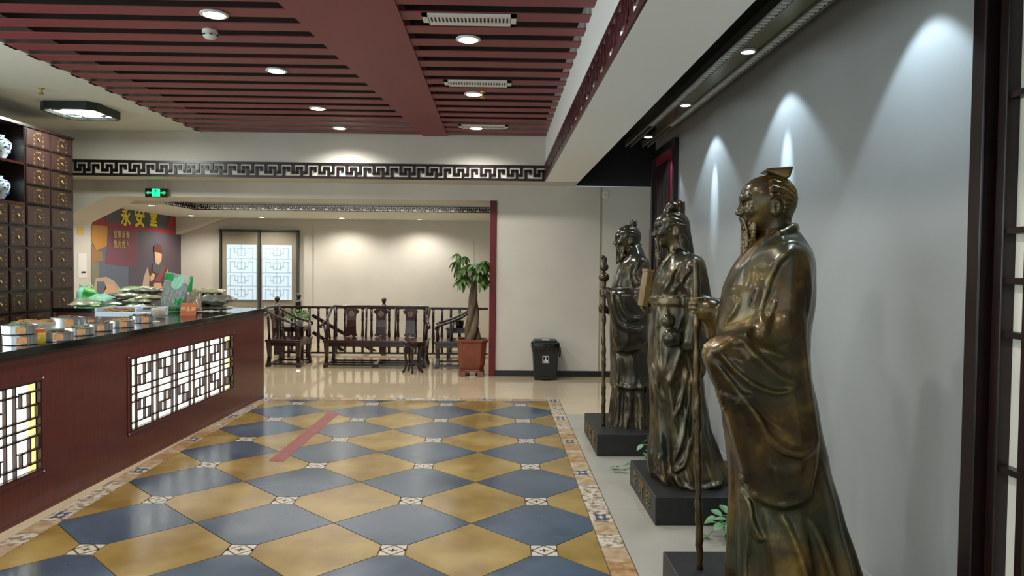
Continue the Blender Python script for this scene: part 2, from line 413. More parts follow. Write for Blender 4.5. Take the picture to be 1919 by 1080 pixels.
for b in range(2):
    box('beige_tile', 'beige_tile', .752 if b == 0 else 1.58, 1.578 if b == 0 else 2.4, 7.745, 8.628, -.006, 0, floor)
for a in range(4):
    for b in range(15):
        x0 = XL+a*.88
        box('beige_tile', 'beige_tile', x0, min(-2.803, x0+.8785), -2.9+b*.77, min(8.628, -2.9+b*.77+.7685), -.006, 0, floor)

# ---- walls
struct(box('wall_left', 'white', XL-.15, XL, -3, YA, 0, 3.9))
wb = MB()
wb.box(XL, 1.1, YB, 10.55, 2.755, 3.9)          # upper band that carries the long fret trim
wb.box(-.02, 2.4, 10.4, 10.75, 0, 2.755)        # wall right of the red post
wb.box(XL, -.02, 10.4, 11.19, 2.53, 2.755)      # lintel over the seating alcove
hx = [(XL, 2.15), (-5.55, 2.53), (XL, 2.53)]
wb.prism([(x, 10.4, z) for x, z in hx], [(x, 11.19, z) for x, z in hx])
wall_back = struct(wb.build('wall_back', 'white'))
wa = MB().box(XL, 2.4, YA, YA+.15, 0, 3.2)
hx = [(XL, 2.14), (-5.35, 2.49), (XL, 2.49)]
wa.prism([(x, 14.24, z) for x, z in hx], [(x, YA, z) for x, z in hx])
wa.box(-3.66, -.0, 14.46, YA, 0, 2.49)
struct(wa.build('wall_alcove', 'white'))
struct(MB().box(-.02, .1, 10.75, YA, 0, 3.2).build('wall_partition', 'white'))
struct(MB().box(XR, 2.15, 2.84, 7.66, 0, 3.7).box(2.35, 2.5, 7.66, 10.4, 0, 3.7).box(XR, 2.4, 7.66, 8.8, 2.98, 3.7).box(2.0, 2.15, -3, 2.84, 0, 3.7).build('wall_right', 'statue_wall'))
struct(MB().box(XL, 2.15, -3.15, -3, 0, .35).box(XL, 2.15, -3.15, -3, 2.85, 3.9).box(XL, -6.0, -3.15, -3, .35, 2.85).box(1.6, 2.15, -3.15, -3, .35, 2.85).build('wall_front', 'white'))
w3 = MB()
for k in range(6): w3.box(XL, XL+.05, -1.2+k*1.36-.03, -1.2+k*1.36+.03, .75, 2.85)
w3.box(XL, XL+.05, -1.2, 5.6, .75, .82).box(XL, XL+.05, -1.2, 5.6, 2.78, 2.85)
win3 = struct(w3.build('added_window', 'win_frame'))  # unseen window with glowing panes, added to go with the left fill
for k in range(5): box('pane', 'pane_glow', XL, XL+.02, -1.17+k*1.36, -1.2+(k+1)*1.36-.03, .82, 2.78, win3)
w2 = MB()
for k in range(6): w2.box(-6.0+k*1.52-.03, -6.0+k*1.52+.03, -3.12, -3.04, .35, 2.85)
w2.box(-6, 1.6, -3.12, -3.04, .35, .42).box(-6, 1.6, -3.12, -3.04, 2.78, 2.85)
win2 = struct(w2.build('window_2', 'win_frame'))  # unseen shop front glazing, added as a way in for daylight
for k in range(5): box('pane', 'glass', -5.97+k*1.52, -6.0+(k+1)*1.52-.03, -3.09, -3.08, .42, 2.78, win2)
# seams and small fittings on the wall behind the far statue
struct(MB().box(*sorted((atY(1124, 500, 10.39)[0], atY(1126.5, 500, 10.39)[0])), 10.392, 10.4, 0, 2.74).build('trim_4', 'beige_joint'))
# ---- ceiling
ce = MB()
ce.box(XL, -4.02, -3, YB, ZC, ZC+.22)           # white band above the counter
ce.box(XL, 2.5, -3, YB+.6, 3.72, 3.9)
ceiling = struct(ce.build('ceiling', 'white_ceiling'))
box('ceiling_void', 'slat_void', -4.02, .64, -3, YB, ZC+.22, ZC+.25, ceiling)
box('ceiling_void', 'black_paint', 1.1, 2.4, -3, 10.4, 3.5, 3.54, ceiling)
box('ceiling_void', 'black_paint', 1.1, 2.4, 10.36, 10.4, 2.757, 3.5, ceiling)
struct(MB().box(.64, 1.1, -3, YB+.02, 2.755, 3.7).build('trim_5', 'beam_white'))
box_beam = MB().box(1.1, 1.11, -3, 10.36, 2.765, 3.5).build('trim_6', 'black_paint'); struct(box_beam)
beamL = lambda y: -1.03-(9.9-y)*.0922
k = 0
y = 9.83
while y > -2.9:
    y0, y1 = y-.165, y
    box('slat', 'slat', -4.05, beamL(y)-.0, y0, y1, ZC, ZC+.008, ceiling)
    box('slat', 'slat', -.70, .64, y0, y1, ZC, ZC+.008, ceiling)
    y -= .305
MB().flat([(-.70, -2.95), (-.70, 9.88), (beamL(9.88), 9.88), (beamL(-2.95), -2.95)], ZC-.012, ZC+.13).build('ceiling_beam', 'slat', ceiling)
# alcove ceiling tray
al = MB().box(XL, .1, 10.6, YA, 2.62, 2.9)
al.box(XL, .0, 12.27, YA, 2.485, 2.62).box(XL, -5.12, 11.19, 12.27, 2.485, 2.62)
struct(al.build('ceiling_alcove', 'white_ceiling'))
# ---- fret friezes: repeated carved panels
FRET = ["############",
        ".#.....#....",
        ".#.###.#.###",
        ".#.#.#.#.#.#",
        "##.#...###.#",
        "...#.......#",
        "############"]
def fret_mesh(name, wd, ht, th):
    mb = MB(); nx, nz = 12, 7; bx, bz = wd/nx, ht/nz
    for r, row in enumerate(FRET):
        c = 0
        while c < nx:
            if row[c] == '#':
                e = c
                while e < nx and row[e] == '#': e += 1
                if e-c > 1 or r in (0, 6): mb.box(max(0, (c-.13)*bx), min(wd, (e+.13)*bx), 0, th, max(0, ht-(r+1.13)*bz), min(ht, ht-(r-.13)*bz))
                c = e
            else: c += 1
    for c in range(nx):
        r = 1
        while r < 6:
            if FRET[r][c] == '#':
                e = r
                while e < 6 and FRET[e][c] == '#': e += 1
                if e-r > 1: mb.box(max(0, (c-.13)*bx), min(wd, (c+1.13)*bx), 0, th, ht-(e+.1)*bz, ht-(r-.1)*bz)
                r = e
            else: r += 1
    me = bpy.data.meshes.new(name); me.from_pydata(mb.v, [], mb.f); fixn(me); return me
def fret_run(name, m, wd, ht, th, n, loc, rz, label=None):
    root = empty(name, loc); struct(root); me = fret_mesh('fret_panel', wd, ht, th); me.materials.append(M[m])
    for i in range(n):
        o = bpy.data.objects.new('fret_panel', me); C.objects.link(o); o.parent = root; o.location = (i*wd, 0, 0)
    root.rotation_euler.z = rz
    return root
fret_run('trim_1', 'fret_dark', 6.93/19, .215, .015, 19, (XL+.0, YB-.016, 2.757), 0)
fret_run('trim_2', 'fret_red', 12.9/35, .24, .015, 35, (.638-.013, YB-.02, 2.757), -PI/2)
fret_run('trim_3', 'fret_dark', 5.1/24, .10, .012, 24, (-5.12, 12.27-.013, 2.487), 0)
fret_run('trim_7', 'fret_dark', 1.05/5, .10, .012, 5, (-5.12+.013, 11.2, 2.487), PI/2)
# ---- red post, skirting, door, screens
rp = MB().box(-.115, -.02, 10.37, 10.76, 0, 2.53); struct(rp.build('trim_8', 'post_red', bev=.006))
struct(MB().box(-.02, 2.35, 10.385, 10.4, 0, .085).build('baseboard_back', 'black_skirt'))
struct(MB().box(XR-.012, XR, 2.9, 7.6, 0, .05).build('baseboard_right', 'statue_wall'))
dr = MB().box(1.86, 1.96, 7.66, 7.74, 0, 2.98).box(1.86, 1.96, 8.72, 8.8, 0, 2.98).box(1.86, 1.96, 7.74, 8.72, 2.90, 2.98)
door = struct(dr.build('door_1', 'door_dark'))
box('door_leaf', 'door_red', 1.90, 1.94, 7.74, 8.72, 0, 2.9, door)
for k in range(10):
    box('door_slat', 'door_dark', 1.882, 1.90, 7.98+k*.075, 7.98+k*.075+.035, .1, 2.8, door)
# window of the alcove
wx0, wx1 = atY(414, 480, YA)[0], atY(562, 480, YA)[0]; wz1 = atY(490, 431, YA)[2]; wz0 = .55
fr = MB()
fr.box(wx0, wx0+.03, YA-.09, YA, wz0, wz1).box(wx1-.03, wx1, YA-.09, YA, wz0, wz1).box(wx0, wx1, YA-.09, YA, wz1-.03, wz1).box(wx0, wx1, YA-.09, YA, wz0, wz0+.05)
wm = (wx0+wx1)/2; fr.box(wm-.018, wm+.018, YA-.09, YA, wz0, wz1)
win = struct(fr.build('window_1', 'win_frame'))
for a, b in ((wx0+.05, wm-.028), (wm+.028, wx1-.05)):
    box('window_board', 'film', a, b, YA-.045, YA-.002, wz0+.05, wz1-.05, win)
    pa, pb = a+(.09 if a < wm-.3 else .03), b-(.09 if a > wm-.3 else .03); z0, z1 = .87, wz1-.30
    pane = box('pane', 'pane_glow', pa, pb, YA-.058, YA-.046, z0, z1, win)
    la = MB(); W = pb-pa; Hh = z1-z0; t = .009; yq = (YA-.068, YA-.059)
    def seg(u0, v0, u1, v1):
        la.box(pa+u0*W-t/2, pa+u1*W+t/2, *yq, z0+v0*Hh-t/2, z0+v1*Hh+t/2)
    for r in range(4):
        v = r/4; seg(0, v, 1, v)
        seg(.12, v, .12, v+.19); seg(.5, v+.06, .5, v+.25); seg(.88, v, .88, v+.19)
        seg(.12, v+.19, .28, v+.19); seg(.28, v+.1, .28, v+.19); seg(.28, v+.1, .38, v+.1); seg(.38, v+.06, .38, v+.18); seg(.38, v+.18, .62, v+.18)
        seg(.62, v+.06, .62, v+.18); seg(.62, v+.1, .72, v+.1); seg(.72, v+.1, .72, v+.19); seg(.72, v+.19, .88, v+.19); seg(.38, v+.06, .62, v+.06)
    la.build('window_lattice', 'win_lattice', pane, off=(0, 0, 0))
# mural on the left wall of the alcove, painted shapes as thin layers
MX = XL+.012
mural = empty('wall_mural', (XL, 12.8, 1.0), 'large painted mural of a herb shop with yellow characters on alcove side wall', 'mural')
def mpoly(name, m, pts, layer):
    x = XL+.004+layer*.003
    pp = [atX(px, py, x) for px, py in pts]
    return MB().prism([(XL, p[1], p[2]) for p in pp], [(x, p[1], p[2]) for p in pp]).build(name, m, mural)
y0m, y1m = atX(172, 450, XL)[1]+.02, atX(346, 450, XL)[1]-.02
MB().box(XL, XL+.006, y0m, min(y1m, YA-.02), .3, 2.48).build('mural_ground', 'mural_base', mural)
mpoly('painted_wall', 'mural_blue', [(176, 428), (242, 434), (240, 600), (176, 600)], 1)
mpoly('red_valance', 'mural_red', [(175, 400), (245, 385), (334, 402), (331, 440), (240, 428), (175, 421)], 1)
mpoly('sign_board', 'mural_dark', [(199, 405), (250, 382), (322, 394), (318, 432), (240, 420), (199, 416)], 2)
mpoly('red_drape', 'mural_red', [(320, 394), (337, 397), (335, 430), (330, 441), (312, 430), (318, 412)], 3)
mpoly('ochre_garment', 'mural_ochre', [(173, 421), (202, 424), (201, 461), (181, 470), (172, 450)], 2)
mpoly('tan_garment', 'mural_tan', [(172, 455), (181, 470), (192, 472), (195, 488), (172, 494)], 2)
mpoly('olive_garment', 'mural_olive', [(172, 494), (186, 492), (186, 532), (172, 540)], 2)
mpoly('hanging_cloth', 'mural_maroon', [(203, 425), (259, 430), (257, 498), (238, 500), (198, 494), (202, 470)], 2)
mpoly('figure_vest', 'mural_brown', [(287, 498), (312, 498), (317, 520), (312, 545), (284, 545), (280, 510)], 2)
mpoly('figure_sleeve', 'mural_cream', [(277, 501), (281, 520), (279, 540), (266, 545), (270, 520)], 3)
mpoly('figure_sleeve', 'mural_cream', [(314, 503), (318, 520), (317, 545), (308, 545), (312, 520)], 3)
mpoly('figure_sash', 'mural_maroon', [(307, 496), (312, 500), (300, 528), (290, 528)], 3)
mpoly('figure_hand', 'mural_skin', [(287, 512), (291, 514), (289, 524), (283, 528), (282, 520)], 4)
mpoly('figure_hand', 'mural_skin', [(290, 530), (302, 530), (305, 540), (298, 545), (288, 542)], 4)
mpoly('figure_collar', 'mural_dark', [(287, 494), (305, 494), (303, 510), (294, 513), (287, 508)], 4)
mpoly('figure_face', 'mural_skin', [(290, 470), (304, 475), (303, 488), (298, 497), (292, 493)], 5)
mpoly('figure_hat', 'mural_brown', [(289, 472), (290, 461), (296, 457), (303, 460), (305, 477), (298, 473)], 6)
mpoly('herb_basket', 'mural_cream', [(180, 522), (200, 519), (214, 526), (232, 550), (225, 562), (185, 562), (176, 540)], 3)
mpoly('basket_shadow', 'mural_blue', [(183, 528), (196, 528), (200, 540), (190, 556), (182, 546)], 4)
mpoly('basket_herbs', 'mural_skin', [(200, 532), (214, 534), (222, 552), (202, 556), (194, 550)], 4)
def mtext(body, px, py, size, m, layer, sx=1.0, bold=.012):
    x = XL+.006+layer*.003; p = atX(px, py, x)
    text('lettering', body, size, m, mural, face_mtx(p, (0, 1, 0), (0, 0, 1)), .002, sx, bold)
mtext('永', 236, 408, .34, 'mural_yellow', 3, .95); mtext('安', 262, 409, .40, 'mural_yellow', 3, .95); mtext('堂', 288, 411, .33, 'mural_yellow', 3, .95)
mtext('百草良膏', 228, 441, .135, 'mural_gold', 3, 1.0, .004); mtext('良方救人', 228, 459, .135, 'mural_gold', 3, 1.0, .004)
# sticker, card holder and switch on the left wall jamb
px = atX(152, 433, XL)
tag(box('yellow_notice', 'sticker_yellow', XL, XL+.006, px[1]-.09, px[1]+.07, px[2]-.06, px[2]+.06), 'small yellow square notice on the white wall beside the mural', 'notice')
tn = box('wall_card', 'switch', XL, XL+.008, atX(150, 500, XL)[1]-.05, atX(162, 500, XL)[1], 1.35, 1.72); tag(tn, 'white card with a dark slot on the wall beside the mural', 'card')
box('dark_slot', 'black_plastic', XL+.008, XL+.012, atX(152, 500, XL)[1], atX(160, 500, XL)[1], 1.42, 1.445, tn)

# ================================================================== LIGHT FITTINGS
def downlight(x, y, z, label, group, power, col, r=.075, ang=150, lm='led'):
    t = empty('downlight', (x, y, z), label, 'downlight', group)
    n = 24
    MB().lathe([(r*1.28, -.002), (r*1.3, -.012), (r*1.02, -.016), (r, -.004), (r*.9, .0)], (x, y, z), n).build('trim_ring', 'white_metal', t, smooth=True)
    MB().lathe([(r*.96, -.010), (r*.98, -.004)], (x, y, z-.006), n).build('lens', lm, t)
    if power:
        l = bpy.data.lights.new('downlight_lamp', 'SPOT'); l.energy = power; l.color = col; l.spot_size = math.radians(ang); l.spot_blend = .6; l.shadow_soft_size = .07
        o = bpy.data.objects.new('downlight_lamp', l); C.objects.link(o); o.parent = t; o.location = (0, 0, -.05)
    return t
for i, (px, py) in enumerate(((402, 25), (519, 131), (596, 202), (637, 239))):
    p = atZ(px, py, ZC)
    downlight(p[0], p[1], ZC, ['round lit downlight beside the smoke detector', 'round lit downlight on left slats, second from the smoke detector', 'round lit downlight on left slats, third from the smoke detector', 'round lit downlight on left slats nearest the far fret trim'][i], 'downlights in the left slats', 72, NEUT)
for i, (px, py) in enumerate(((878, 72), (888, 175), (893, 239))):
    p = atZ(px, py, ZC)
    downlight(p[0], p[1], ZC, ['round lit downlight beside the largest white air grille', 'round lit downlight just beyond the middle white air grille', 'round lit downlight overlapping the farthest white air grille'][i], 'downlights in the right slats', 72, NEUT)
for x, y in ((-2.0, 3.6), (-2.0, 2.0), (-2.0, .4), (-.24, 3.8), (-.24, 2.0), (-.24, .3)):      # rest of the two rows, over and behind the camera
    l = spot('downlight_lamp', (x, y, ZC-.05), (0, 0, 0), 72, NEUT, math.radians(150), .6, .07)
for i, (px, py) in enumerate(((278, 381), (352, 395), (497, 399), (642, 401), (787, 402))):
    p = atZ(px, py, 2.485)
    p = ((-5.36, 11.3), (-5.72, 13.6), (-4.5, 13.85), (-2.98, 13.85), (-1.5, 13.85))[i]
    downlight(p[0], p[1], 2.485, ['small downlight in alcove soffit above the yellow mural characters', 'small downlight in alcove soffit at mural corner', 'small downlight in alcove soffit above the lattice window', 'small downlight in alcove soffit above the bench middle', 'small downlight in alcove soffit above the bench right end'][i], 'downlights in the alcove soffit', 62, WARM, r=.05, ang=155)
area('alcove_fill', (-2.8, 11.75, 2.60), (0, 0, 0), 4.2, .5, 44, WARM)  # fill added under the tray to brighten the alcove, no fitting modelled
# square ceiling lamp over the shop counter
lx0, lx1, ly0, ly1 = -5.05, -4.49, 8.10, 8.70
lp = empty('ceiling_lamp', ((lx0+lx1)/2, (ly0+ly1)/2, ZC), 'square dark framed lit ceiling lamp with corner scrolls above the drawers', 'lamp')
def oct_(x0, x1, y0, y1, c): return [(x0+c, y0), (x1-c, y0), (x1, y0+c), (x1, y1-c), (x1-c, y1), (x0+c, y1), (x0, y1-c), (x0, y0+c)]
fo = oct_(lx0-.03, lx1+.03, ly0-.03, ly1+.03, .08); fi = oct_(lx0, lx1, ly0, ly1, .06)
mb = MB(); vs = [(*p, ZC) for p in fo]+[(*p, ZC-.09) for p in fo]+[(*p, ZC-.09) for p in fi]+[(*p, ZC-.03) for p in fi]; fs = []
for r in range(3):
    for k in range(8): fs.append((r*8+k, r*8+(k+1) % 8, (r+1)*8+(k+1) % 8, (r+1)*8+k))
mb.add(vs, fs).build('lamp_frame', 'dark_lamp_frame', lp)
MB().flat(fi, ZC-.055, ZC-.04).build('diffuser', 'lamp_face', lp)
mb = MB()
for sx, sy in ((0, 0), (1, 0), (1, 1), (0, 1)):
    cx, cy = (lx0 if sx == 0 else lx1), (ly0 if sy == 0 else ly1); ax, ay = (1 if sx == 0 else -1), (1 if sy == 0 else -1)
    for (a, b) in (((.02, .16), (.12, .16)), ((.12, .16), (.12, .10)), ((.16, .02), (.16, .12)), ((.16, .12), (.10, .12))):
        mb.tube4((cx+ax*a[0], cy+ay*a[1], ZC-.062), (cx+ax*b[0], cy+ay*b[1], ZC-.062), .012, .012)
mb.build('corner_scroll', 'dark_lamp_frame', lp)
area('ceiling_lamp_light', ((lx0+lx1)/2, (ly0+ly1)/2, ZC-.1), (0, 0, 0), .5, .55, 45, (.95, 1.0, .93))
# white linear air grilles
for i, (a, b, c) in enumerate((((790, 27), (963, 27), (963, 46)), ((825, 150), (953, 151), (953, 161)), ((861, 234), (961, 235), (961, 240)))):
    p0 = atZ(*a, ZC); p1 = atZ(*b, ZC); p2 = atZ(*c, ZC)
    x0, x1 = -.55+i*.02, .115; ym = (p1[1]+p2[1])/2; y0, y1 = ym-.11, ym+.11
    g = empty('air_grille', ((x0+x1)/2, ym, ZC), ['white air grille between slats, the largest and nearest one', 'white air grille between slats, the middle one', 'white air grille between slats, the farthest one behind a downlight'][i], 'air grille', 'air grilles in the slatted ceiling')
    mb = MB().box(x0, x1, y0, y0+.05, ZC-.014, ZC-.001).box(x0, x1, y1-.05, y1, ZC-.014, ZC-.001).box(x0, x0+.04, y0, y1, ZC-.014, ZC-.001).box(x1-.04, x1, y0, y1, ZC-.014, ZC-.001)
    mb.build('grille_frame', 'white_metal', g)
    box('grille_back', 'grille_dark', x0+.02, x1-.02, y0+.03, y1-.03, ZC+.004, ZC+.012, g)
    n = 22; me = None
    for q in range(n):
        xx = x0+.05+(x1-x0-.1)*q/(n-1)
        if me is None:
            o = MB().box(xx-.006, xx+.006, y0+.05, y1-.05, ZC-.012, ZC-.001).build('grille_blade', 'white_metal', g); me = o; xf = xx
        else:
            o = me.copy(); C.objects.link(o); o.location = (xx-xf, 0, 0)
# smoke detector and sprinklers
p = atZ(394, 57, ZC)
sd = empty('smoke_detector', (p[0], p[1], ZC), 'round white smoke detector on the slatted ceiling', 'detector')
MB().lathe([(.055, 0), (.057, -.02), (.05, -.025)], (p[0], p[1], ZC), 20).build('mount', 'white_metal', sd, auto=40)
MB().lathe([(.05, -.03), (.052, -.045), (.035, -.062), (.012, -.066)], (p[0], p[1], ZC), 20).build('sensor_head', 'white_metal', sd, auto=40)
mb = MB()
for k in range(6):
    a = k*PI/3; mb.box(p[0]+.05*math.cos(a)-.009, p[0]+.05*math.cos(a)+.009, p[1]+.05*math.sin(a)-.009, p[1]+.05*math.sin(a)+.009, ZC-.044, ZC-.036)
mb.build('vent_slots', 'grille_dark', sd)
for (px, py, zz, lb) in ((78, 165, ZC, 'small brass sprinkler head on the white ceiling above the lamp'), (905, 172, ZC, 'tiny sprinkler head beside the middle right downlight')):
    p = atZ(px, py, zz)
    s = empty('sprinkler', (p[0], p[1], zz), lb, 'sprinkler')
    MB().lathe([(.03, 0), (.028, -.01), (.012, -.014), (.010, -.05)], (p[0], p[1], zz), 12).build('pipe_body', 'brass', s)
    MB().lathe([(.026, -.062), (.026, -.058)], (p[0], p[1], zz), 12).tube([(p[0]-.014, p[1], zz-.04), (p[0]-.016, p[1], zz-.05), (p[0], p[1], zz-.06)], .003, 6).tube([(p[0]+.014, p[1], zz-.04), (p[0]+.016, p[1], zz-.05), (p[0], p[1], zz-.06)], .003, 6).build('deflector', 'brass', s)
# lowered track strip with slots and spots over the statues
ZT = 3.04
ts = empty('light_trough', (1.64, 5, ZT), 'long olive light trough with slotted edges beside the statue wall', 'light trough')
MB().box(1.575, 1.705, -2.5, 7.35, ZT, ZT+.02).build('reflector_plate', 'olive_metal', ts)
MB().box(1.50, 1.515, -2.5, 8.6, ZT-.012, ZT+.05).box(1.565, 1.575, -2.5, 8.6, ZT-.012, ZT+.05).box(1.705, 1.715, -2.5, 8.6, ZT-.012, ZT+.05).box(1.765, 1.78, -2.5, 8.6, ZT-.012, ZT+.05).build('edge_rail', 'slot_metal', ts)
MB().box(1.50, 1.575, 7.35, 8.6, ZT+.045, ZT+.055).box(1.705, 1.78, 7.35, 8.6, ZT+.045, ZT+.055).build('end_plate', 'slot_metal', ts)
MB().box(1.515, 1.565, 2.25, 7.35, ZT+.03, ZT+.035).box(1.715, 1.765, 2.25, 7.35, ZT+.03, ZT+.035).build('slot_void', 'black_paint', ts)
mf = None
for xx in (1.515, 1.715):
    for q in range(92):
        yy = 2.3+q*.055
        if mf is None:
            mf = MB().box(xx, xx+.05, yy, yy+.024, ZT-.008, ZT+.012).build('slot_fin', 'white_metal', ts); xf, yf = xx, yy
        else:
            o = mf.copy(); C.objects.link(o); o.location = (xx-xf, yy-yf, 0)
for i, (y, lb) in enumerate(((3.2, None), (4.78, 'lit round spotlight in the trough above the golden statue'), (6.37, 'lit round spotlight in the trough above the middle statue'), (7.94, 'lit round spotlight at the trough end above the dark door'))):
    if lb:
        t = empty('wall_spotlight', (1.64, y, ZT), lb, 'spotlight', 'spotlights in the light trough')
        MB().lathe([(.050, 0), (.052, -.010), (.046, -.016), (.04, -.013)], (1.64, y, ZT), 20).build('bezel', 'white_metal', t, auto=40)
        MB().lathe([(.041, -.014), (.039, -.008)], (1.64, y, ZT), 20).build('lens', 'led_cool', t)
    # wide wash of the lamp, and its narrow core aimed at the wall
    spot('wall_spotlight_wash', (1.64, y, ZT-.045), (0, -math.radians(0 if i else 3), 0), 40 if i else 48, COOL, math.radians(99 if i else 84), .3, .02)
    if 0 < i < 3:
        spot('wall_spotlight_core', (1.64, y-.01, ZT-.045), (0, -math.radians(20), 0), 150, COOL, math.radians(20), 1.0, .02)
# hanging exit sign
p0 = atY(273, 353, 10.3); p1 = atY(314, 370, 10.3)
ex = empty('exit_sign', ((p0[0]+p1[0])/2, 10.3, p1[2]), 'green lit exit sign with running figure and arrows hung above the alcove', 'sign')
box('sign_case', 'exit_case', p0[0], p1[0], 10.29, 10.32, p1[2], p0[2], ex)
cx, cz = (p0[0]+p1[0])/2, (p0[2]+p1[2])/2; hw = (p1[0]-p0[0])/2; hh = (p0[2]-p1[2])/2
box('lit_door_symbol', 'exit_green', cx-hw*.36, cx+hw*.36, 10.284, 10.29, cz-hh*.82, cz+hh*.9, ex)
mb = MB().ell((cx, 10.282, cz+hh*.5), (.012, .004, .012), 10, 6)
for a, b, r in (((0, .3), (0, -.15), .009), ((0, .25), (.2, .1), .005), ((0, .25), (-.2, .05), .005), ((0, -.15), (.2, -.6), .006), ((0, -.15), (-.2, -.55), .006)):
    mb.tube([(cx+a[0]*hw, 10.282, cz+a[1]*hh), (cx+b[0]*hw, 10.282, cz+b[1]*hh)], r, 6, .4)
mb.build('running_figure', 'exit_case', ex)
mb = MB()
for s in (-1, 1):
    pts = [(.42, .2), (.7, .2), (.7, .45), (.93, 0), (.7, -.45), (.7, -.2), (.42, -.2)]
    mb.prism([(cx+s*u*hw, 10.286, cz+v*hh) for u, v in pts], [(cx+s*u*hw, 10.29, cz+v*hh) for u, v in pts])
tag(mb.build('arrow_symbols', 'exit_dim', ex), kind='stuff')
MB().tube([(p0[0]+.01, 10.305, p0[2]), (p0[0]+.01, 10.305, 2.755)], .003, 6).tube([(p1[0]-.02, 10.305, p0[2]), (p1[0]-.02, 10.305, 2.755)], .003, 6).build('hanging_rods', 'white_metal', ex)
# little switch plate and wooden strip on the far wall
p = atY(1135, 365, 10.4)
sw = empty('wall_plate', (p[0], 10.4, p[2]), 'small white square plate high on the far wall', 'wall plate')
MB().box(p[0]-.045, p[0]+.045, 10.388, 10.4, p[2]-.045, p[2]+.045).build('cover', 'switch', sw, bev=.004)
box('push_button', 'white', p[0]-.02, p[0]+.02, 10.384, 10.388, p[2]-.025, p[2]+.025, sw)
p = atY(1220, 430, 10.4); q = atY(1220, 505, 10.4)
tag(MB().box(p[0]-.02, p[0]+.03, 10.36, 10.4, q[2], p[2]).build('wooden_plaque', 'wood_strip', bev=.005), 'narrow brown wooden strip on the far wall beside the dark door', 'plaque')
# ================================================================== SHOP COUNTER
ZK = 1.066
Pf = Vector(atZ(495, 745, 0)); Pn = Vector(atZ(0, 1000, 0)); dd = (Pn-Pf).normalized(); lx = Vector((dd.y, -dd.x, 0))
counter = empty('shop_counter', Pf, 'long burgundy shop counter with black stone top and lit lattice panels', 'counter')
counter.rotation_euler.z = math.atan2(lx.y, lx.x)
nrm = lx
def cpt(px, py):                               # pixel -> counter front coordinates (along, up)
    d = ray(px, py); t = (Pf-Vector((0, 0, CAMZ))).dot(nrm)/d.dot(nrm); p = Vector((0, 0, CAMZ))+d*t
    return (p-Pf).dot(dd), p.z
a0 = cpt(243, 740)[0]; a1 = cpt(437, 680)[0]
zt = (cpt(243, 672)[1]+cpt(437, 629)[1])/2; zb = (cpt(243, 809)[1]+cpt(437, 727)[1])/2
b1 = cpt(77, 800)[0]; wdt = a0-a1; LEN = 7.2
panels = [(a1, a0), (b1, b1+wdt)]
Z_ = (0, 0, 0)
mb = MB().box(0, .02, 0, LEN, 0, zb).box(0, .02, 0, LEN, zt, 1.02)
yy = 0
for p, q in panels: mb.box(0, .02, yy, p, zb, zt); yy = q
mb.box(0, .02, yy, LEN, zb, zt)
mb.build('front_board', 'counter_wood', counter, off=Z_)
MB().box(.06, .62, .02, LEN, 0.0, 1.02).box(0.02, .62, 0, .02, 0, 1.02).build('carcass', 'counter_wood', counter, off=Z_)
MB().box(-.03, .68, -.035, LEN, 1.02, ZK).build('stone_top', 'granite', counter, off=Z_, bev=.004)
MB().box(-.004, 0, 0, LEN, 0, .02).build('base_strip', 'counter_wood', counter, off=Z_)
def lattice(p, q):
    mb = MB(); t = .0115; xx = (-.004, .018); Wd = q-p; H = zt-zb
    def hb(y0, y1, z): mb.box(*xx, y0-t/2, y1+t/2, z-t/2, z+t/2)
    def vb(y, z0, z1): mb.box(*xx, y-t/2, y+t/2, z0-t/2, z1+t/2)
    hb(p, q, zb); hb(p, q, zt); vb(p, zb, zt); vb(q, zb, zt); hb(p, q, (zb+zt)/2)
    nx = 6; u = Wd/nx; Hh = H/2; zm = (zb+zt)/2
    for half in (1, -1):
        Zf = lambda k, fl: zm+half*Hh*((1-k) if fl else k)
        for i in range(-1, nx+1):
            c = p+(i+.5)*u+(u*.3); fl = (i % 2 == 0)
            def V(y, k0, k1):
                if p < y < q: vb(y, min(Zf(k0, fl), Zf(k1, fl)), max(Zf(k0, fl), Zf(k1, fl)))
            def Hz(y0, y1, k):
                y0, y1 = max(p, y0), min(q, y1)
                if y1 > y0: hb(y0, y1, Zf(k, fl))
            V(c-.12*u, 0, 1); V(c+.12*u, 0, 1); Hz(c-.20*u, c+.20*u, .22)
            Hz(c-.5*u, c+.5*u, .80); V(c-.5*u, .5, .80); V(c+.5*u, .5, .80)
            Hz(c-.5*u, c-.24*u, .5); Hz(c+.24*u, c+.5*u, .5); V(c-.28*u, .2, .5); V(c+.28*u, .2, .5); Hz(c-.5*u, c-.28*u, .2); Hz(c+.28*u, c+.5*u, .2)
    return mb
for k, (p, q) in enumerate(panels):
    lattice(p, q).build('lattice_grille', 'lattice', counter, off=Z_)
    pn = MB().box(.042, .046, p+.06, q-.06, zb, zt).build('light_panel', 'panel_glow', counter, off=Z_)
    MB().box(.040, .046, p-.01, p+.06, zb, zt).box(.040, .046, q-.06, q+.01, zb, zt).build('light_panel_edge', 'panel_amber', counter, off=Z_)
    MB().box(-.006, .0, p-.03, q+.03, zt+.006, zt+.03).box(-.006, .0, p-.03, q+.03, zb-.03, zb-.006).box(-.006, 0, p-.03, p-.006, zb-.03, zt+.03).box(-.006, 0, q+.006, q+.03, zb-.03, zt+.03).build('panel_moulding', 'counter_wood', counter, off=Z_)
    mb = MB()
    for (yy, z2) in ((q+.018, zb-.018), (q+.018, zt+.018), (p-.018, zb-.018), (p-.018, zt+.018)): mb.ell((-.007, yy, z2), (.004, .006, .006), 8, 5)
    tag(mb.build('screw_heads', 'white_metal', counter, off=Z_), kind='stuff')
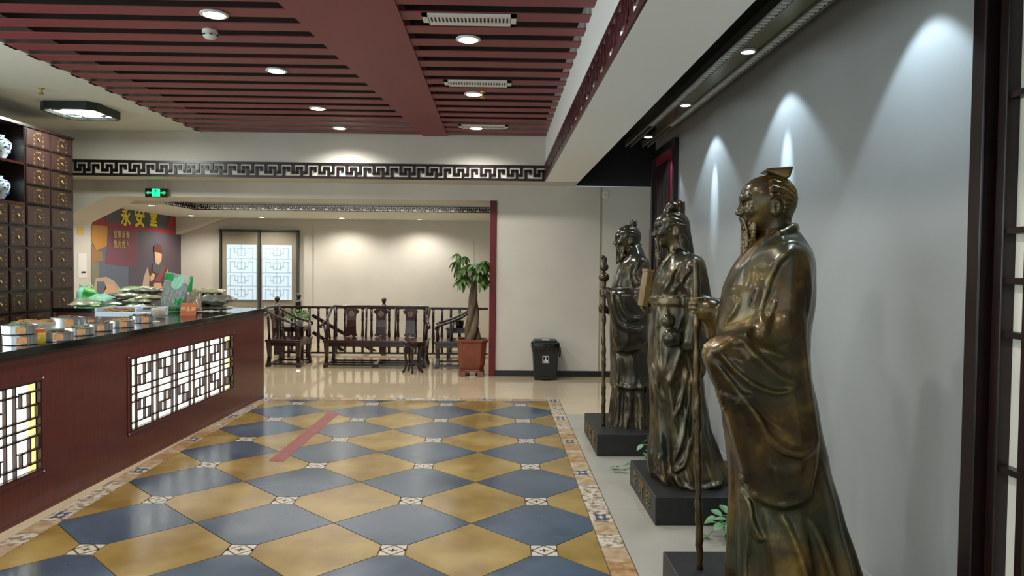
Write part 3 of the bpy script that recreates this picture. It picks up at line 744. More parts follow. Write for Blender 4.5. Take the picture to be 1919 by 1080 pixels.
# side counter behind it, at the far end
sc = empty('side_counter', (-4.3, 8.5, 0), 'short dark-topped burgundy side counter under the heap of herb bags', 'counter')
sy = 8.24
MB().box(-5.0, -3.50, sy+.03, sy+.60, 0, 1.02).build('carcass', 'counter_wood', sc)
MB().box(-5.03, -3.49, sy, sy+.62, 1.02, ZK).build('stone_top', 'granite', sc, bev=.004)

# ================================================================== MEDICINE CABINET
CX = -5.3
cab = empty('medicine_cabinet', (CX-.3, 8.2, 0), 'tall dark herbal medicine cabinet with brass labelled drawers and open shelves', 'cabinet')
cols = [7.05, 7.34, 7.63, 7.918, 8.208, 8.654, 9.10]
TOPZ, MIDZ, RH = 3.10, 2.235, .243
yl = 6.9
mb = MB().box(CX-.55, CX-.53, yl, 9.12, 0, TOPZ).box(CX-.55, CX, 9.10, 9.135, 0, TOPZ).box(CX-.55, CX, yl-.03, yl, 0, TOPZ).box(CX-.55, CX+.02, yl-.03, 9.14, TOPZ, TOPZ+.03)
mb.box(CX-.53, CX-.02, 8.208, 9.10, 0, TOPZ).box(CX-.53, CX-.02, yl, 8.208, 0, MIDZ)
mb.box(CX-.55, CX+.004, 8.195, 8.222, MIDZ, TOPZ)
mb.build('carcass', 'cabinet', cab)
for z in (MIDZ, 2.68): box('shelf', 'rosewood_red', CX-.54, CX+.004, yl, 8.2, z-.012, z+.014, cab)
fr = MB()
zr = [MIDZ-.005-RH*k for k in range(0, 9)]
for y in cols[1:]: fr.box(CX-.02, CX+.004, y-.008, y+.008, .1, MIDZ)
for z in zr: fr.box(CX-.02, CX+.003, yl, 9.10, z-.006, z+.006)
for k in range(5): fr.box(CX-.02, CX+.003, 8.208, 9.10, MIDZ+.216*k-.006, MIDZ+.216*k+.006)
fr.box(CX-.02, CX+.004, 8.646, 8.662, MIDZ, TOPZ)
fr.build('front_frame', 'cabinet', cab)
def drawer_mesh(wd, ht):
    b = MB().box(-.02, .012, -wd/2, wd/2, -ht/2, ht/2)
    return b
protos = {}
def drawer(y0, y1, z0, z1):
    wd, ht = y1-y0-.022, z1-z0-.022; key = (round(wd, 3), round(ht, 3)); loc = (CX+.004-(CX-.3), (y0+y1)/2-8.2, (z0+z1)/2)
    if key not in protos:
        o = MB().box(-.02, .010, -wd/2, wd/2, -ht/2, ht/2).box(.010, .016, -wd/2+.012, wd/2-.012, -ht/2+.012, ht/2-.012).build('drawer', 'drawer', None)
        o.parent = cab
        kb = MB().lathe([(.013, 0), (.014, .003), (.006, .007)], Z_, 10); kb.v = [(.016+v[2], v[0], v[1]) for v in kb.v]
        kb.tube([(.026, 0, -.004), (.028, .009, -.018), (.028, 0, -.028), (.028, -.009, -.018), (.026, 0, -.004)], .0035, 6)
        kn = kb.build('drawer_pull', 'brass', None, smooth=True); kn.parent = o
        g = MB(); random.seed(3)
        def glyph(y, z, s):
            for q in range(4):
                a = random.choice((0, 1)); dy, dz = random.uniform(-.5, .5)*s, random.uniform(-.5, .5)*s
                if a: g.box(.016, .0168, y-s*.55, y+s*.55, z+dz-s*.09, z+dz+s*.09)
                else: g.box(.016, .0168, y+dy-s*.09, y+dy+s*.09, z-s*.55, z+s*.55)
        s = .021
        for q in range(4): glyph((q-1.5)*s*1.15, ht*.34, s*.85)
        for sgn in (-1, 1):
            for q in range(3): glyph(sgn*.078, .035-q*.05, s*1.05)
        gl = g.build('gold_lettering', 'gold_print', None); gl.parent = o; gl['kind'] = 'stuff'
        protos[key] = o
    else: o = dup(protos[key], cab)
    o.location = loc
for r in range(6):
    for c in range(len(cols)-1):
        drawer(cols[c], cols[c+1], zr[r+1], zr[r])
for r in range(4):
    for c in (4, 5): drawer(cols[c], cols[c+1], MIDZ+.216*r, MIDZ+.216*(r+1))
def vase(loc, label):
    v = empty('porcelain_jar', loc, label, 'jar', 'blue and white jars in the cabinet')
    prof = [(.058, 0), (.075, .03), (.105, .09), (.128, .15), (.125, .19), (.10, .225), (.062, .24), (.058, .262), (.066, .27), (.05, .27)]
    MB().lathe(prof, loc, 24).build('body', 'porcelain', v, smooth=True)
    mb = MB()
    def rad(z):
        for (r0, z0), (r1, z1) in zip(prof, prof[1:]):
            if z0 <= z <= z1: return r0+(r1-r0)*(z-z0)/max(1e-6, z1-z0)
        return .06
    def band(z0, z1):
        mb.lathe([(rad(z0)+.0015, z0), (rad((z0+z1)/2)+.0015, (z0+z1)/2), (rad(z1)+.0015, z1)], loc, 24)
    band(.012, .024); band(.205, .216); band(.243, .25)
    random.seed(5)
    for q in range(44):
        a = random.uniform(0, 2*PI); z = random.uniform(.05, .19); r = rad(z)+.001; s = random.uniform(.008, .018)
        mb.ell((loc[0]+r*math.cos(a), loc[1]+r*math.sin(a), loc[2]+z), (s*(abs(math.sin(a))*.85+.15), s*(abs(math.cos(a))*.85+.15), s*random.uniform(.5, 1.1)), 8, 5)
    mb.build('cobalt_painting', 'cobalt', v, smooth=True)
vase((CX-.16, 8.02, 2.694), 'blue and white porcelain jar on the upper open shelf')
vase((CX-.16, 7.99, 2.249), 'blue and white porcelain jar on the lower open shelf')

# ================================================================== THINGS ON THE COUNTER
TOP = ZK+.0005
def tin(px, py, r, h, herb, label, stacked=0, lab=True, clear=False):
    p = atZ(px, py, TOP); c = (p[0], p[1]+r*.9, TOP+stacked)
    t = empty('herb_tin', c, label, 'tin', 'tins of herbs on the counter')
    n = 28
    MB().lathe([(r*.96, 0), (r, .004), (r, h-.006), (r*1.03, h-.004), (r*1.03, h), (r*.96, h), (r*.94, h-.02)], c, n).build('tin_wall', 'bag_clear' if clear else 'silver', t, auto=40)
    mb = MB(); random.seed(int(px)); 
    mb.lathe([(r*.93, h-.025), (r*.9, h-.006), (r*.55, h+.008), (r*.2, h+.013), (.002, h+.014)], c, 18)
    for q in range(16):
        a = random.uniform(0, 2*PI); rr = random.uniform(0, r*.75)
        mb.ell((c[0]+rr*math.cos(a), c[1]+rr*math.sin(a), c[2]+h+.008), (random.uniform(.008, .018), random.uniform(.006, .012), .007), 7, 4)
    mb.build('herbs', herb, t)
    if lab:
        a0 = -PI/2+.35; vs = []
        for k in range(6):
            a = a0+k*.11; vs.append((c[0]+(r+.0015)*math.cos(a), c[1]+(r+.0015)*math.sin(a)))
        lo = [(x, y, c[2]+h*.15) for x, y in vs]; hi = [(x, y, c[2]+h*.85) for x, y in vs]
        MB().add(lo+hi, [(k, k+1, 7+k, 6+k) for k in range(5)]).build('paper_label', 'tin_label', t)
tins = [(22, 648, .10, .062, 'herb_b', 'silver herb tin at the front edge nearest the camera, under another tin'),
        (92, 641, .098, .06, 'herb_a', 'silver herb tin standing just behind the honey jar'),
        (136, 630, .096, .056, 'herb_b', 'silver herb tin with dark herbs, third along the front edge'),
        (174, 622, .096, .056, 'herb_a', 'silver herb tin fourth along the front edge, below the blue tray'),
        (216, 615, .10, .056, 'herb_c', 'silver herb tin with ochre slices before the pale blue tray'),
        (258, 606, .105, .06, 'herb_a', 'silver herb tin at the far end of the front row')]
for t_ in tins: tin(*t_)
tin(20, 648, .10, .056, 'herb_b', 'silver herb tin with green leaves stacked on the nearest tin', .067)
tin(64, 627, .095, .085, 'herb_c', 'cloudy plastic tin with pale chips right behind the honey jar', 0, False, True)
tin(112, 617, .115, .085, 'herb_a', 'large tall silver herb tin in the second row behind the dark herbs', .0)
tin(158, 608, .09, .045, 'herb_a', 'low herb tin heaped with dark roots in the second row', .0)
tin(36, 619, .095, .06, 'herb_c', 'silver herb tin in the back row by the cabinet drawers', .0)
tin(205, 577, .10, .05, 'herb_b', 'flat striped silver tin wedged among the grey herb bags', .0, True)
p = atZ(70, 645, TOP); c = (p[0], p[1]+.03, TOP)
jr = empty('honey_jar', c, 'small golden jar with orange lid before the silver tins', 'jar')
MB().lathe([(.030, 0), (.034, .006), (.034, .062), (.026, .074)], c, 20).build('jar_body', 'honey', jr, auto=50)
MB().lathe([(.029, .074), (.029, .094), (.026, .096)], c, 20).build('jar_lid', 'orange_lid', jr, auto=40)
# pale blue tray with ochre slices
p = atZ(235, 594, TOP)
tr = empty('herb_tray', (p[0], p[1]+.12, TOP), 'pale blue plastic tray box holding ochre slices and a small brown packet', 'tray')
cx, cy = p[0], p[1]+.14; wx, wy = .27, .16
mb = MB().box(cx-wx, cx+wx, cy-wy, cy+wy, TOP, TOP+.012)
for sx in (-1, 1): mb.box(cx+sx*wx-.012, cx+sx*wx+.012, cy-wy, cy+wy, TOP, TOP+.085)
for sy_ in (-1, 1): mb.box(cx-wx, cx+wx, cy+sy_*wy-.012, cy+sy_*wy+.012, TOP, TOP+(.05 if sy_ < 0 else .085))
mb.box(cx+.10, cx+.12, cy-wy, cy+wy, TOP, TOP+.085)
mb.build('tray_box', 'tray_white', tr, bev=.006)
mb = MB(); random.seed(11)
for q in range(40):
    mb.ell((cx-.09+random.uniform(-.13, .15), cy+random.uniform(-.11, .1), TOP+.03+random.uniform(0, .04)), (random.uniform(.02, .035), random.uniform(.015, .03), .006), 8, 4)
tag(mb.build('herb_slices', 'herb_c', tr), kind='stuff')
MB().box(cx+.15, cx+.24, cy-.1, cy+.1, TOP+.07, TOP+.088).build('brown_packet', 'herb_a', tr, bev=.005)
p = atZ(282, 605, TOP)
tag(MB().lathe([(.055, 0), (.058, .003), (.058, .008), (.05, .009)], (p[0], p[1]+.05, TOP), 24).build('jar_lid', 'white_metal'), 'flat white round lid lying on the counter beyond the last tin', 'lid')
p = atZ(291, 597, TOP)
c = (p[0], p[1]+.06, TOP); wj = empty('herb_jar', c, 'squat clear jar of brown herbs beside the standing bag', 'jar')
MB().lathe([(.062, 0), (.066, .005), (.066, .085), (.058, .095), (.06, .105)], c, 22).build('jar_wall', 'bag_clear', wj, smooth=True)
MB().lathe([(.060, .005), (.060, .07), (.02, .078)], c, 18).build('herbs', 'herb_c', wj, smooth=True)
p = atZ(264, 590, TOP)
MBs = MB().tube4((p[0]-.01, p[1]+.04, TOP+.10), (p[0]+.10, p[1]+.04, TOP+.02), .004, .035)
tag(MBs.build('white_scoop', 'white_metal', bev=.002), 'narrow white plastic scoop leaning down beside the pale blue tray', 'scoop')
# pillow bags
def pillow(name, c, lx_, ly_, h, rz, tilt, m, label, group='bags of herbs heaped on the counters', seal=None, seed=0, roll=0):
    rnd = random.Random(seed); n = 14; vs = []; fs = []
    ph = [rnd.uniform(0, 6) for _ in range(6)]
    for side in (1, -1):
        for i in range(n+1):
            for j in range(n+1):
                u = -1+2*i/n; v = -1+2*j/n
                e = max(0, (1-abs(u)**2.6))*max(0, (1-abs(v)**2.6)); z = side*h/2*(e**.55)
                z += .12*h*math.sin(5*u+ph[0])*math.sin(4*v+ph[1])*e + .05*h*math.sin(11*u+ph[2]+3*v)
                q = 1-.06*(1-abs(v))*abs(u)**3; q2 = 1-.06*(1-abs(u))*abs(v)**3
                vs.append((u*lx_/2*q, v*ly_/2*q2, z))
    N1 = (n+1)*(n+1)
    for s in (0, 1):
        for i in range(n):
            for j in range(n):
                a = s*N1+i*(n+1)+j; f = (a, a+n+1, a+n+2, a+1); fs.append(f if s == 0 else f[::-1])
    R = Matrix.Rotation(rz, 4, 'Z') @ Matrix.Rotation(tilt, 4, 'X') @ Matrix.Rotation(roll, 4, 'Y')
    o = MB().add([R @ Vector(v) for v in vs], fs).build(name, m, None, smooth=True)
    o.location = c; tag(o, label, 'bag', group)
    if seal:
        b = MB().add([R @ Vector(p) for p in [(-lx_*.5, ly_*.40, .004), (lx_*.5, ly_*.40, .004), (lx_*.5, ly_*.5, .003), (-lx_*.5, ly_*.5, .003), (-lx_*.5, ly_*.40, -.004), (lx_*.5, ly_*.40, -.004), (lx_*.5, ly_*.5, -.003), (-lx_*.5, ly_*.5, -.003)]],
                     [(0, 1, 2, 3), (7, 6, 5, 4), (0, 4, 5, 1), (1, 5, 6, 2), (2, 6, 7, 3), (3, 7, 4, 0)]).build('sealed_edge', seal, None)
        b.parent = o
    return o
def bagpx(px, py, Y, lx_, ly_, h, rz, tilt, m, label, seal=None, roll=0):
    p = atY(px, py, Y); p = (p[0], p[1], max(p[2], TOP+h*.5+abs(math.sin(tilt))*ly_*.42)); return pillow('herb_bag', p, lx_, ly_, h, rz, tilt, m, label, seal=seal, seed=int(px*7+py), roll=roll)
bagpx(168, 572, 8.42, .38, .32, .08, .3, .15, 'bag_pale', 'pale crinkled herb bag at the near end of the heap by the cabinet', 'bag_clear')
bagpx(192, 559, 8.52, .34, .28, .08, -.3, .2, 'teal_print', 'mint tinted herb bag with printed lines lying on the heap beside the cabinet', 'bag_clear')
bagpx(203, 579, 8.36, .30, .26, .06, .1, .05, 'bag_green', 'flat green herb bag at the bottom of the heap near the striped tin')
bagpx(232, 567, 8.42, .42, .32, .065, .2, .08, 'bag_grey', 'grey herb bag lowest in the middle of the heap')
bagpx(242, 556, 8.46, .38, .30, .06, -.1, -.1, 'bag_grey', 'grey herb bag lying second from the bottom in the heap', None, .1)
bagpx(262, 573, 8.10, .28, .26, .06, .2, .05, 'bag_pale', 'pale herb bag flat at the foot of the heap before the standing bag')
bagpx(268, 563, 8.16, .32, .26, .065, -.2, .05, 'bag_pale', 'pale herb bag second layer beside the standing bag')
bagpx(253, 552, 8.30, .36, .28, .07, .15, .05, 'bag_pale', 'pale green herb bag third layer under the bright green one')
bagpx(255, 542, 8.36, .34, .24, .055, .1, .12, 'bag_green', 'bright green herb bag on top of the heap', 'green_print')
bagpx(282, 545, 8.30, .38, .26, .06, -.15, -.05, 'bag_grey', 'grey white herb bag on top of the heap beside the standing bag', 'bag_clear')
bagpx(281, 556, 8.18, .30, .24, .06, .3, .1, 'bag_olive', 'olive herb bag under the grey white top bag')
bagpx(390, 546, 8.02, .36, .24, .055, .12, .08, 'bag_olive', 'thin olive herb bag on top of the far stack', 'bag_brown')
bagpx(397, 562, 7.98, .44, .32, .13, -.1, .05, 'bag_grey', 'plump grey herb bag in the middle of the far stack', 'bag_pale')
bagpx(378, 577, 7.96, .26, .24, .06, .2, .05, 'bag_brown', 'brown herb bag at the bottom left of the far stack')
bagpx(408, 577, 8.0, .30, .26, .05, -.2, .0, 'bag_pale', 'flat pale herb bag at the bottom right of the far stack')
bagpx(364, 568, 7.80, .16, .26, .06, .4, .9, 'bag_brown', 'small brown herb bag leaning behind the price card')
# big standing bag
p0 = atZ(321, 585, TOP); Yb = p0[1]
SB = empty('standing_bag', (p0[0], Yb+.1, TOP), 'large clear bag of herbs with green printing standing on the counter', 'bag')
def stand_bag(w0, w1, ht, dp):
    vs = []; fs = []; n = 10; m_ = 12; rnd = random.Random(4)
    for i in range(m_+1):
        t = i/m_; z = ht*t; w_ = w0+(w1-w0)*t; d = dp*(1-t)**.5*(.8+.2*math.sin(t*7)); d = max(d, .006)
        for k in range(2*n):
            a = 2*PI*k/(2*n); x = math.copysign(abs(math.cos(a))**.6, math.cos(a))*w_/2; y = math.copysign(abs(math.sin(a))**.6, math.sin(a))*d/2
            vs.append((x+.04*t+rnd.uniform(-.004, .004), y+.02*math.sin(t*5)+rnd.uniform(-.003, .003), z+(.03*math.cos(a) * t*-1)))
    for i in range(m_):
        for k in range(2*n): fs.append((i*2*n+k, i*2*n+(k+1) % (2*n), (i+1)*2*n+(k+1) % (2*n), (i+1)*2*n+k))
    fs.append(tuple(range(2*n))); return vs, fs
def bag_sheet(name, m, sides, keep, off, n=34):
    # pieces of one upright pillow shape: u across, v upward, both -1..1
    vs = []; fs = []
    def pt(u, v, s):
        e = max(0, 1-abs(u)**3)*max(0, 1-abs(v)**4); fat = (.078 if v < .2 else .078-.055*(v-.2)/.8)
        cr = .006*math.sin(9*u+4*v)*math.sin(6*v+2*u)*e+.003*math.sin(23*u-7*v)*e
        y = -s*(fat*e**.5)+cr-s*off; x = u*.155*(1-.05*v)+.030*(v+1)/2; z = .205+v*.20-.028*u*(v+1)/2
        return (x, y+.035*(v+1)/2, z)
    for s in sides:
        for i in range(n):
            for j in range(n):
                u, v = -1+2*(i+.5)/n, -1+2*(j+.5)/n
                if keep(u, v):
                    a = len(vs); d = 1/n
                    vs += [pt(u-d, v-d, s), pt(u+d, v-d, s), pt(u+d, v+d, s), pt(u-d, v+d, s)]; fs.append((a, a+1, a+2, a+3))
    me = bpy.data.meshes.new(name); me.from_pydata(vs, [], fs); bm = bmesh.new(); bm.from_mesh(me); bmesh.ops.remove_doubles(bm, verts=bm.verts, dist=1e-5); bm.to_mesh(me); bm.free()
    me.polygons.foreach_set('use_smooth', [True]*len(me.polygons)); me.materials.append(M[m])
    o = bpy.data.objects.new(name, me); C.objects.link(o); o.parent = SB; return o
bag_sheet('bag_film', 'bag_clear', (1, -1), lambda u, v: True, 0)
bag_sheet('packed_herbs', 'packed', (1, -1), lambda u, v: abs(u) < .93 and -.95 < v < .42+.12*math.sin(5*u), -.006)
bag_sheet('green_top_print', 'green_print', (1,), lambda u, v: -.95 < u < -.25-.25*(v-.6) and .56 < v < .96, .002)
bag_sheet('green_side_print', 'green_print', (1, -1), lambda u, v: u > .84 and v > -.2, .002)
bag_sheet('green_badge', 'green_print', (1,), lambda u, v: (u-.35)**2/.12+(v+.45)**2/.03 < 1, .002)
bag_sheet('green_base_print', 'green_print', (1, -1), lambda u, v: v < -.78, .002)
bag_sheet('pale_leaf_print', 'teal_print', (1,), lambda u, v: ((u-.12)*.8+(v-.55)*.5)**2/.16+((v-.55)*.8-(u-.12)*.5)**2/.10 < 1 and not (u < -.25-.25*(v-.6) and v > .56), .0025)
# red price card
p = atZ(352, 592, TOP)
cd = empty('price_card', (p[0], p[1], TOP), 'small tilted red price card with gold characters on the black top', 'card')
cd.rotation_euler.z = .12
o = MB().prism([(-.075, 0, .0), (.075, 0, .0), (.075, .05, .125), (-.075, .05, .125)], [(-.075, .006, .0), (.075, .006, .0), (.075, .056, .125), (-.075, .056, .125)]).build('card_face', 'card_red', None); o.parent = cd
o = MB().prism([(-.06, .056, .12), (.06, .056, .12), (.06, .10, .0), (-.06, .10, .0)], [(-.06, .060, .12), (.06, .060, .12), (.06, .104, .0), (-.06, .104, .0)]).build('card_strut', 'card_red', None); o.parent = cd
o = text('lettering', '养生茶', .05, 'card_print', None, face_mtx((0, .022, .062), (1, 0, 0), (0, .05, .125)), .001); o.parent = cd
# lime carrier bag and mint bottle on the side counter
p = atY(166, 565, 8.75)
lb = empty('carrier_bag', (p[0], 8.75, TOP), 'bright lime green carrier bag behind the heap beside the cabinet', 'bag')
vs, fs = stand_bag(.24, .14, .20, .16); o = MB().add(vs, fs).build('bag_body', 'lime_bag', None, smooth=True); o.parent = lb
o = MB().tube([(-.03, 0, .17), (-.02, -.01, .235), (.02, 0, .265), (.05, 0, .23), (.07, 0, .17)], .008, 6).build('bag_handle', 'lime_bag', None, smooth=True); o.parent = lb
p = atY(151, 565, 8.78); c = (p[0], 8.80, TOP)
mbt = empty('mint_bottle', c, 'mint tinted plastic bottle standing beside the lime carrier bag', 'bottle')
MB().lathe([(.045, 0), (.05, .01), (.05, .16), (.03, .2), (.018, .215), (.018, .235)], c, 18).build('bottle_body', 'mint_bag', mbt, smooth=True)
MB().lathe([(.021, .235), (.021, .255)], c, 14).build('bottle_cap', 'white_metal', mbt)

# ================================================================== ROSEWOOD SEATING
def carved_splat(x, w_, parent, y0=.20, y1=.255, z0=.43, z1=.875):
    def at(v, s): return (x+s, y0+(y1-y0)*v-.012*math.sin(PI*v), z0+(z1-z0)*v)
    pr = [(0, .95), (.06, 1.25), (.12, 1.0), (.35, .95), (.6, .9), (.8, .95), (.86, 1.35), (.93, 1.5), (.97, 1.15), (1, 1.05)]
    vs = []; fs = []
    for v, q in pr:
        for s in (-1, 1):
            p = at(v, s*q*w_/2); vs += [p, (p[0], p[1]+.014, p[2])]
    for i in range(len(pr)-1):
        a = i*4; b = a+4
        fs += [(a, a+2, b+2, b), (a+1, b+1, b+3, a+3), (a, b, b+1, a+1), (a+2, a+3, b+3, b+2)]
    fs += [(0, 1, 3, 2), (len(vs)-4, len(vs)-2, len(vs)-1, len(vs)-3)]
    o = MB().add(vs, fs).build('splat', 'rosewood_red', None); o.parent = parent
    mb = MB(); c = at(.83, 0)
    for rr in (.042, .024):
        for k in range(10):
            a, b = 2*PI*k/10, 2*PI*(k+1)/10
            mb.tube4((c[0]+rr*math.cos(a), c[1]-.004, c[2]+rr*math.sin(a)), (c[0]+rr*math.cos(b), c[1]-.004, c[2]+rr*math.sin(b)), .006, .006)
    mb.tube4((c[0]-.02, c[1]-.004, c[2]), (c[0]+.02, c[1]-.004, c[2]), .006, .006)
    g = mb.build('carved_medallion', 'mural_cream', None); g.parent = o
    g = MB().ell(at(.03, 0), (.02, .009, .012), 8, 5).build('carved_notch', 'mural_cream', None); g.parent = o
def seat_unit(name, W, D, label, cat, nsplat, group=None):
    r = empty(name, Z_, label, cat, group); hw, hd = W/2, D/2
    def ad(mb, nm, m='rosewood', **k):
        o = mb.build(nm, m, None, **k); o.parent = r; return o
    ad(MB().box(-hw-.02, hw+.02, -hd-.02, hd+.02, .385, .425), 'seat', 'rosewood_red', bev=.008)
    ad(MB().box(-hw+.02, hw-.02, -hd, -hd+.03, .325, .385).box(-hw+.02, hw-.02, hd-.03, hd, .325, .385).box(-hw, -hw+.03, -hd+.02, hd-.02, .325, .385).box(hw-.03, hw, -hd+.02, hd-.02, .325, .385), 'apron')
    legs = [(-hw+.03, -hd+.03), (hw-.03, -hd+.03), (-hw+.03, hd-.03), (hw-.03, hd-.03)]
    for x, y in legs:
        sx = 1 if x > 0 else -1; sy_ = 1 if y > 0 else -1
        vs = []; prof = [(.385, .036, 0), (.30, .032, 0), (.16, .024, -.004), (.07, .026, .004), (.03, .034, .010), (0, .034, .010)]
        fs = []
        for z, s, o_ in prof: vs += [(x+sx*o_-s, y+sy_*o_-s, z), (x+sx*o_+s, y+sy_*o_-s, z), (x+sx*o_+s, y+sy_*o_+s, z), (x+sx*o_-s, y+sy_*o_+s, z)]
        for i in range(len(prof)-1):
            for k in range(4): fs.append((i*4+k, i*4+(k+1) % 4, (i+1)*4+(k+1) % 4, (i+1)*4+k))
        fs += [(0, 1, 2, 3), (len(vs)-1, len(vs)-2, len(vs)-3, len(vs)-4)]
        ad(MB().add(vs, fs), 'leg')
    mb = MB().box(-hw+.03, hw-.03, -hd+.01, -hd+.045, .03, .058).box(-hw+.03, hw-.03, hd-.045, hd-.01, .03, .058).box(-hw+.01, -hw+.045, -hd+.03, hd-.03, .03, .058).box(hw-.045, hw-.01, -hd+.03, hd-.03, .03, .058)
    if W > 1: mb.box(-.05, .05, -hd+.005, -hd+.05, 0, .03).box(-.03, .03, -hd+.03, hd-.03, .03, .058).box(-hw+.03, hw-.03, -.02, .02, .03, .058)
    ad(mb, 'base_stretcher')
    # horseshoe rail
    pts = []; n = 30
    zf, zk = .66, .915
    for i in range(n+1):
        t = -1+2*i/n; s = 1 if t >= 0 else -1; a = abs(t)
        if W > 1: x = s*min(hw+.01, (hw+.03)*min(1, (a/.72))); 
        else: x = s*(hw+.015)*math.sin(min(1, a/.62)*PI/2)**.9
        k = .72 if W > 1 else .5
        q = max(0, (a-k)/(1-k)); y = hd+.03-(D*.98)*(q**1.15); z = zk-(zk-zf)*(min(1, q)**(.75))
        if W > 1: z = zk-(zk-zf)*q**.9
        if a > .97: x += s*.03
        pts.append((x, y, z))
    ad(MB().tube(pts, [.02+.006*(1 if i in (0, n) else 0) for i in range(n+1)], 10), 'arm_rail', smooth=True)
    for s in (-1, 1):
        e = pts[-1] if s > 0 else pts[0]
        ad(MB().tube([e, (e[0]+s*.015, e[1]-.03, e[2]-.012), (e[0]+s*.02, e[1]-.035, e[2]-.04), (e[0]+s*.005, e[1]-.015, e[2]-.045)], [.024, .022, .018, .014], 8), 'arm_scroll', smooth=True)
        ad(MB().tube([(s*(hw-.03), -hd+.03, .42), (s*(hw-.015), -hd+.02, .52), (s*(hw+.01), -hd+.035, .665)], [.02, .016, .02], 8), 'arm_post', smooth=True)
        ad(MB().tube([(s*(hw-.03), -.02, .42), (s*(hw-.0), 0, .6), (s*(hw+.01), .02, .745)], [.016, .02, .014], 8), 'side_post', smooth=True)
        ad(MB().tube([(s*(hw-.04), hd-.03, .42), (s*(hw-.04), hd, .9)], .02, 8), 'back_post', smooth=True)
    if nsplat == 1: carved_splat(0, .16, r, hd-.03, hd+.02)
    else:
        for k in range(nsplat): carved_splat((k-(nsplat-1)/2)*W*.305, .165, r, hd-.03, hd+.02)
        for x in (-.145*W*1.05, .145*W*1.05):
            ad(MB().tube([(x, hd-.02, .42), (x, hd+.01, .6), (x, hd+.025, .9)], [.018, .015, .018], 8), 'back_spindle', smooth=True)
    return r
sofa = seat_unit('rosewood_bench', 1.56, .56, 'long dark rosewood bench with three carved back splats before the railing', 'bench', 3)
sofa.location = (-1.88, 11.42, 0)
ch1 = seat_unit('rosewood_armchair', .56, .52, 'rosewood horseshoe armchair at the end of the counter facing the bench', 'armchair', 1, 'armchairs of the seating group')
ch1.location = (-3.27, 11.42, 0); ch1.rotation_euler.z = PI/2-.06
ch2 = dup(ch1); ch2['label'] = 'rosewood horseshoe armchair beside the potted money tree facing the bench'
ch2.location = (-.70, 11.38, 0); ch2.rotation_euler.z = -PI/2+.05
# stool
px_ = atZ(773, 700); st = empty('round_stool', (px_[0], px_[1]+.12, 0), 'small round rosewood stool with curved legs before the bench', 'stool')
def addl(mb, nm, m, r, **k):
    o = mb.build(nm, m, None, **k); o.parent = r; return o
addl(MB().lathe([(.13, .425), (.150, .43), (.150, .455), (.143, .462)], Z_, 28), 'stool_top', 'rosewood_red', st, auto=40)
addl(MB().lathe([(.118, .385), (.122, .425), (.10, .425)], Z_, 24), 'apron', 'rosewood', st, auto=40)
for k in range(5):
    a = -PI/2+2*PI*k/5; ca, sa = math.cos(a), math.sin(a)
    addl(MB().tube([(ca*r_, sa*r_, z) for r_, z in ((.112, .42), (.128, .34), (.115, .22), (.105, .12), (.125, .04), (.155, .0))], [.022, .024, .018, .016, .017, .021], 8), 'leg', 'rosewood', st, smooth=True)
mb = MB()
for k in range(5):
    a, b = -PI/2+2*PI*k/5, -PI/2+2*PI*(k+2)/5
    mb.tube4((.108*math.cos(a), .108*math.sin(a), .13), (.108*math.cos(b), .108*math.sin(b), .13), .014, .014)
addl(mb, 'stretcher', 'rosewood', st)
# side tables
def side_table(label, loc):
    r = empty('side_table', loc, label, 'table', 'side tables of the seating group')
    addl(MB().box(-.19, .19, -.19, .19, .53, .555), 'table_top', 'rosewood', r, bev=.005)
    addl(MB().box(-.17, .17, -.17, -.15, .47, .53).box(-.17, .17, .15, .17, .47, .53).box(-.17, -.15, -.17, .17, .47, .53).box(.15, .17, -.17, .17, .47, .53), 'apron', 'rosewood', r)
    for x in (-.155, .155):
        for y in (-.155, .155): addl(MB().box(x-.02, x+.02, y-.02, y+.02, 0, .53), 'leg', 'rosewood', r)
    addl(MB().box(-.15, .15, -.15, .15, .12, .14), 'lower_shelf', 'rosewood', r)
    return r
t1 = side_table('rosewood side table carrying the bright green plant', (-3.38, 12.15, 0))
t2 = side_table('rosewood side table between the tree and the right armchair', (-.66, 12.15, 0))
def leaf_mesh(L, W_, droop=.25, fold=.15, nseg=5):
    vs = []; fs = []
    for i in range(nseg+1):
        t = i/nseg; w_ = W_*math.sin(PI*min(1, t*.92+.06))**.8*(1 if i < nseg else .05); x = L*t; z = -droop*L*t*t
        vs += [(x, -w_/2, z+fold*w_), (x, 0, z), (x, w_/2, z+fold*w_)]
    for i in range(nseg):
        a = i*3; fs += [(a, a+3, a+4, a+1), (a+1, a+4, a+5, a+2)]
    me = bpy.data.meshes.new('leaf'); me.from_pydata(vs, [], fs); me.polygons.foreach_set('use_smooth', [True]*len(fs)); return me
def put_leaf(me, parent, p, az, el, s=1, roll=0, name='leaf'):
    o = bpy.data.objects.new(name, me); C.objects.link(o); o.parent = parent
    o.matrix_local = Matrix.Translation(p) @ Matrix.Rotation(az, 4, 'Z') @ Matrix.Rotation(-el, 4, 'Y') @ Matrix.Rotation(roll, 4, 'X') @ Matrix.Scale(s, 4)
    return o
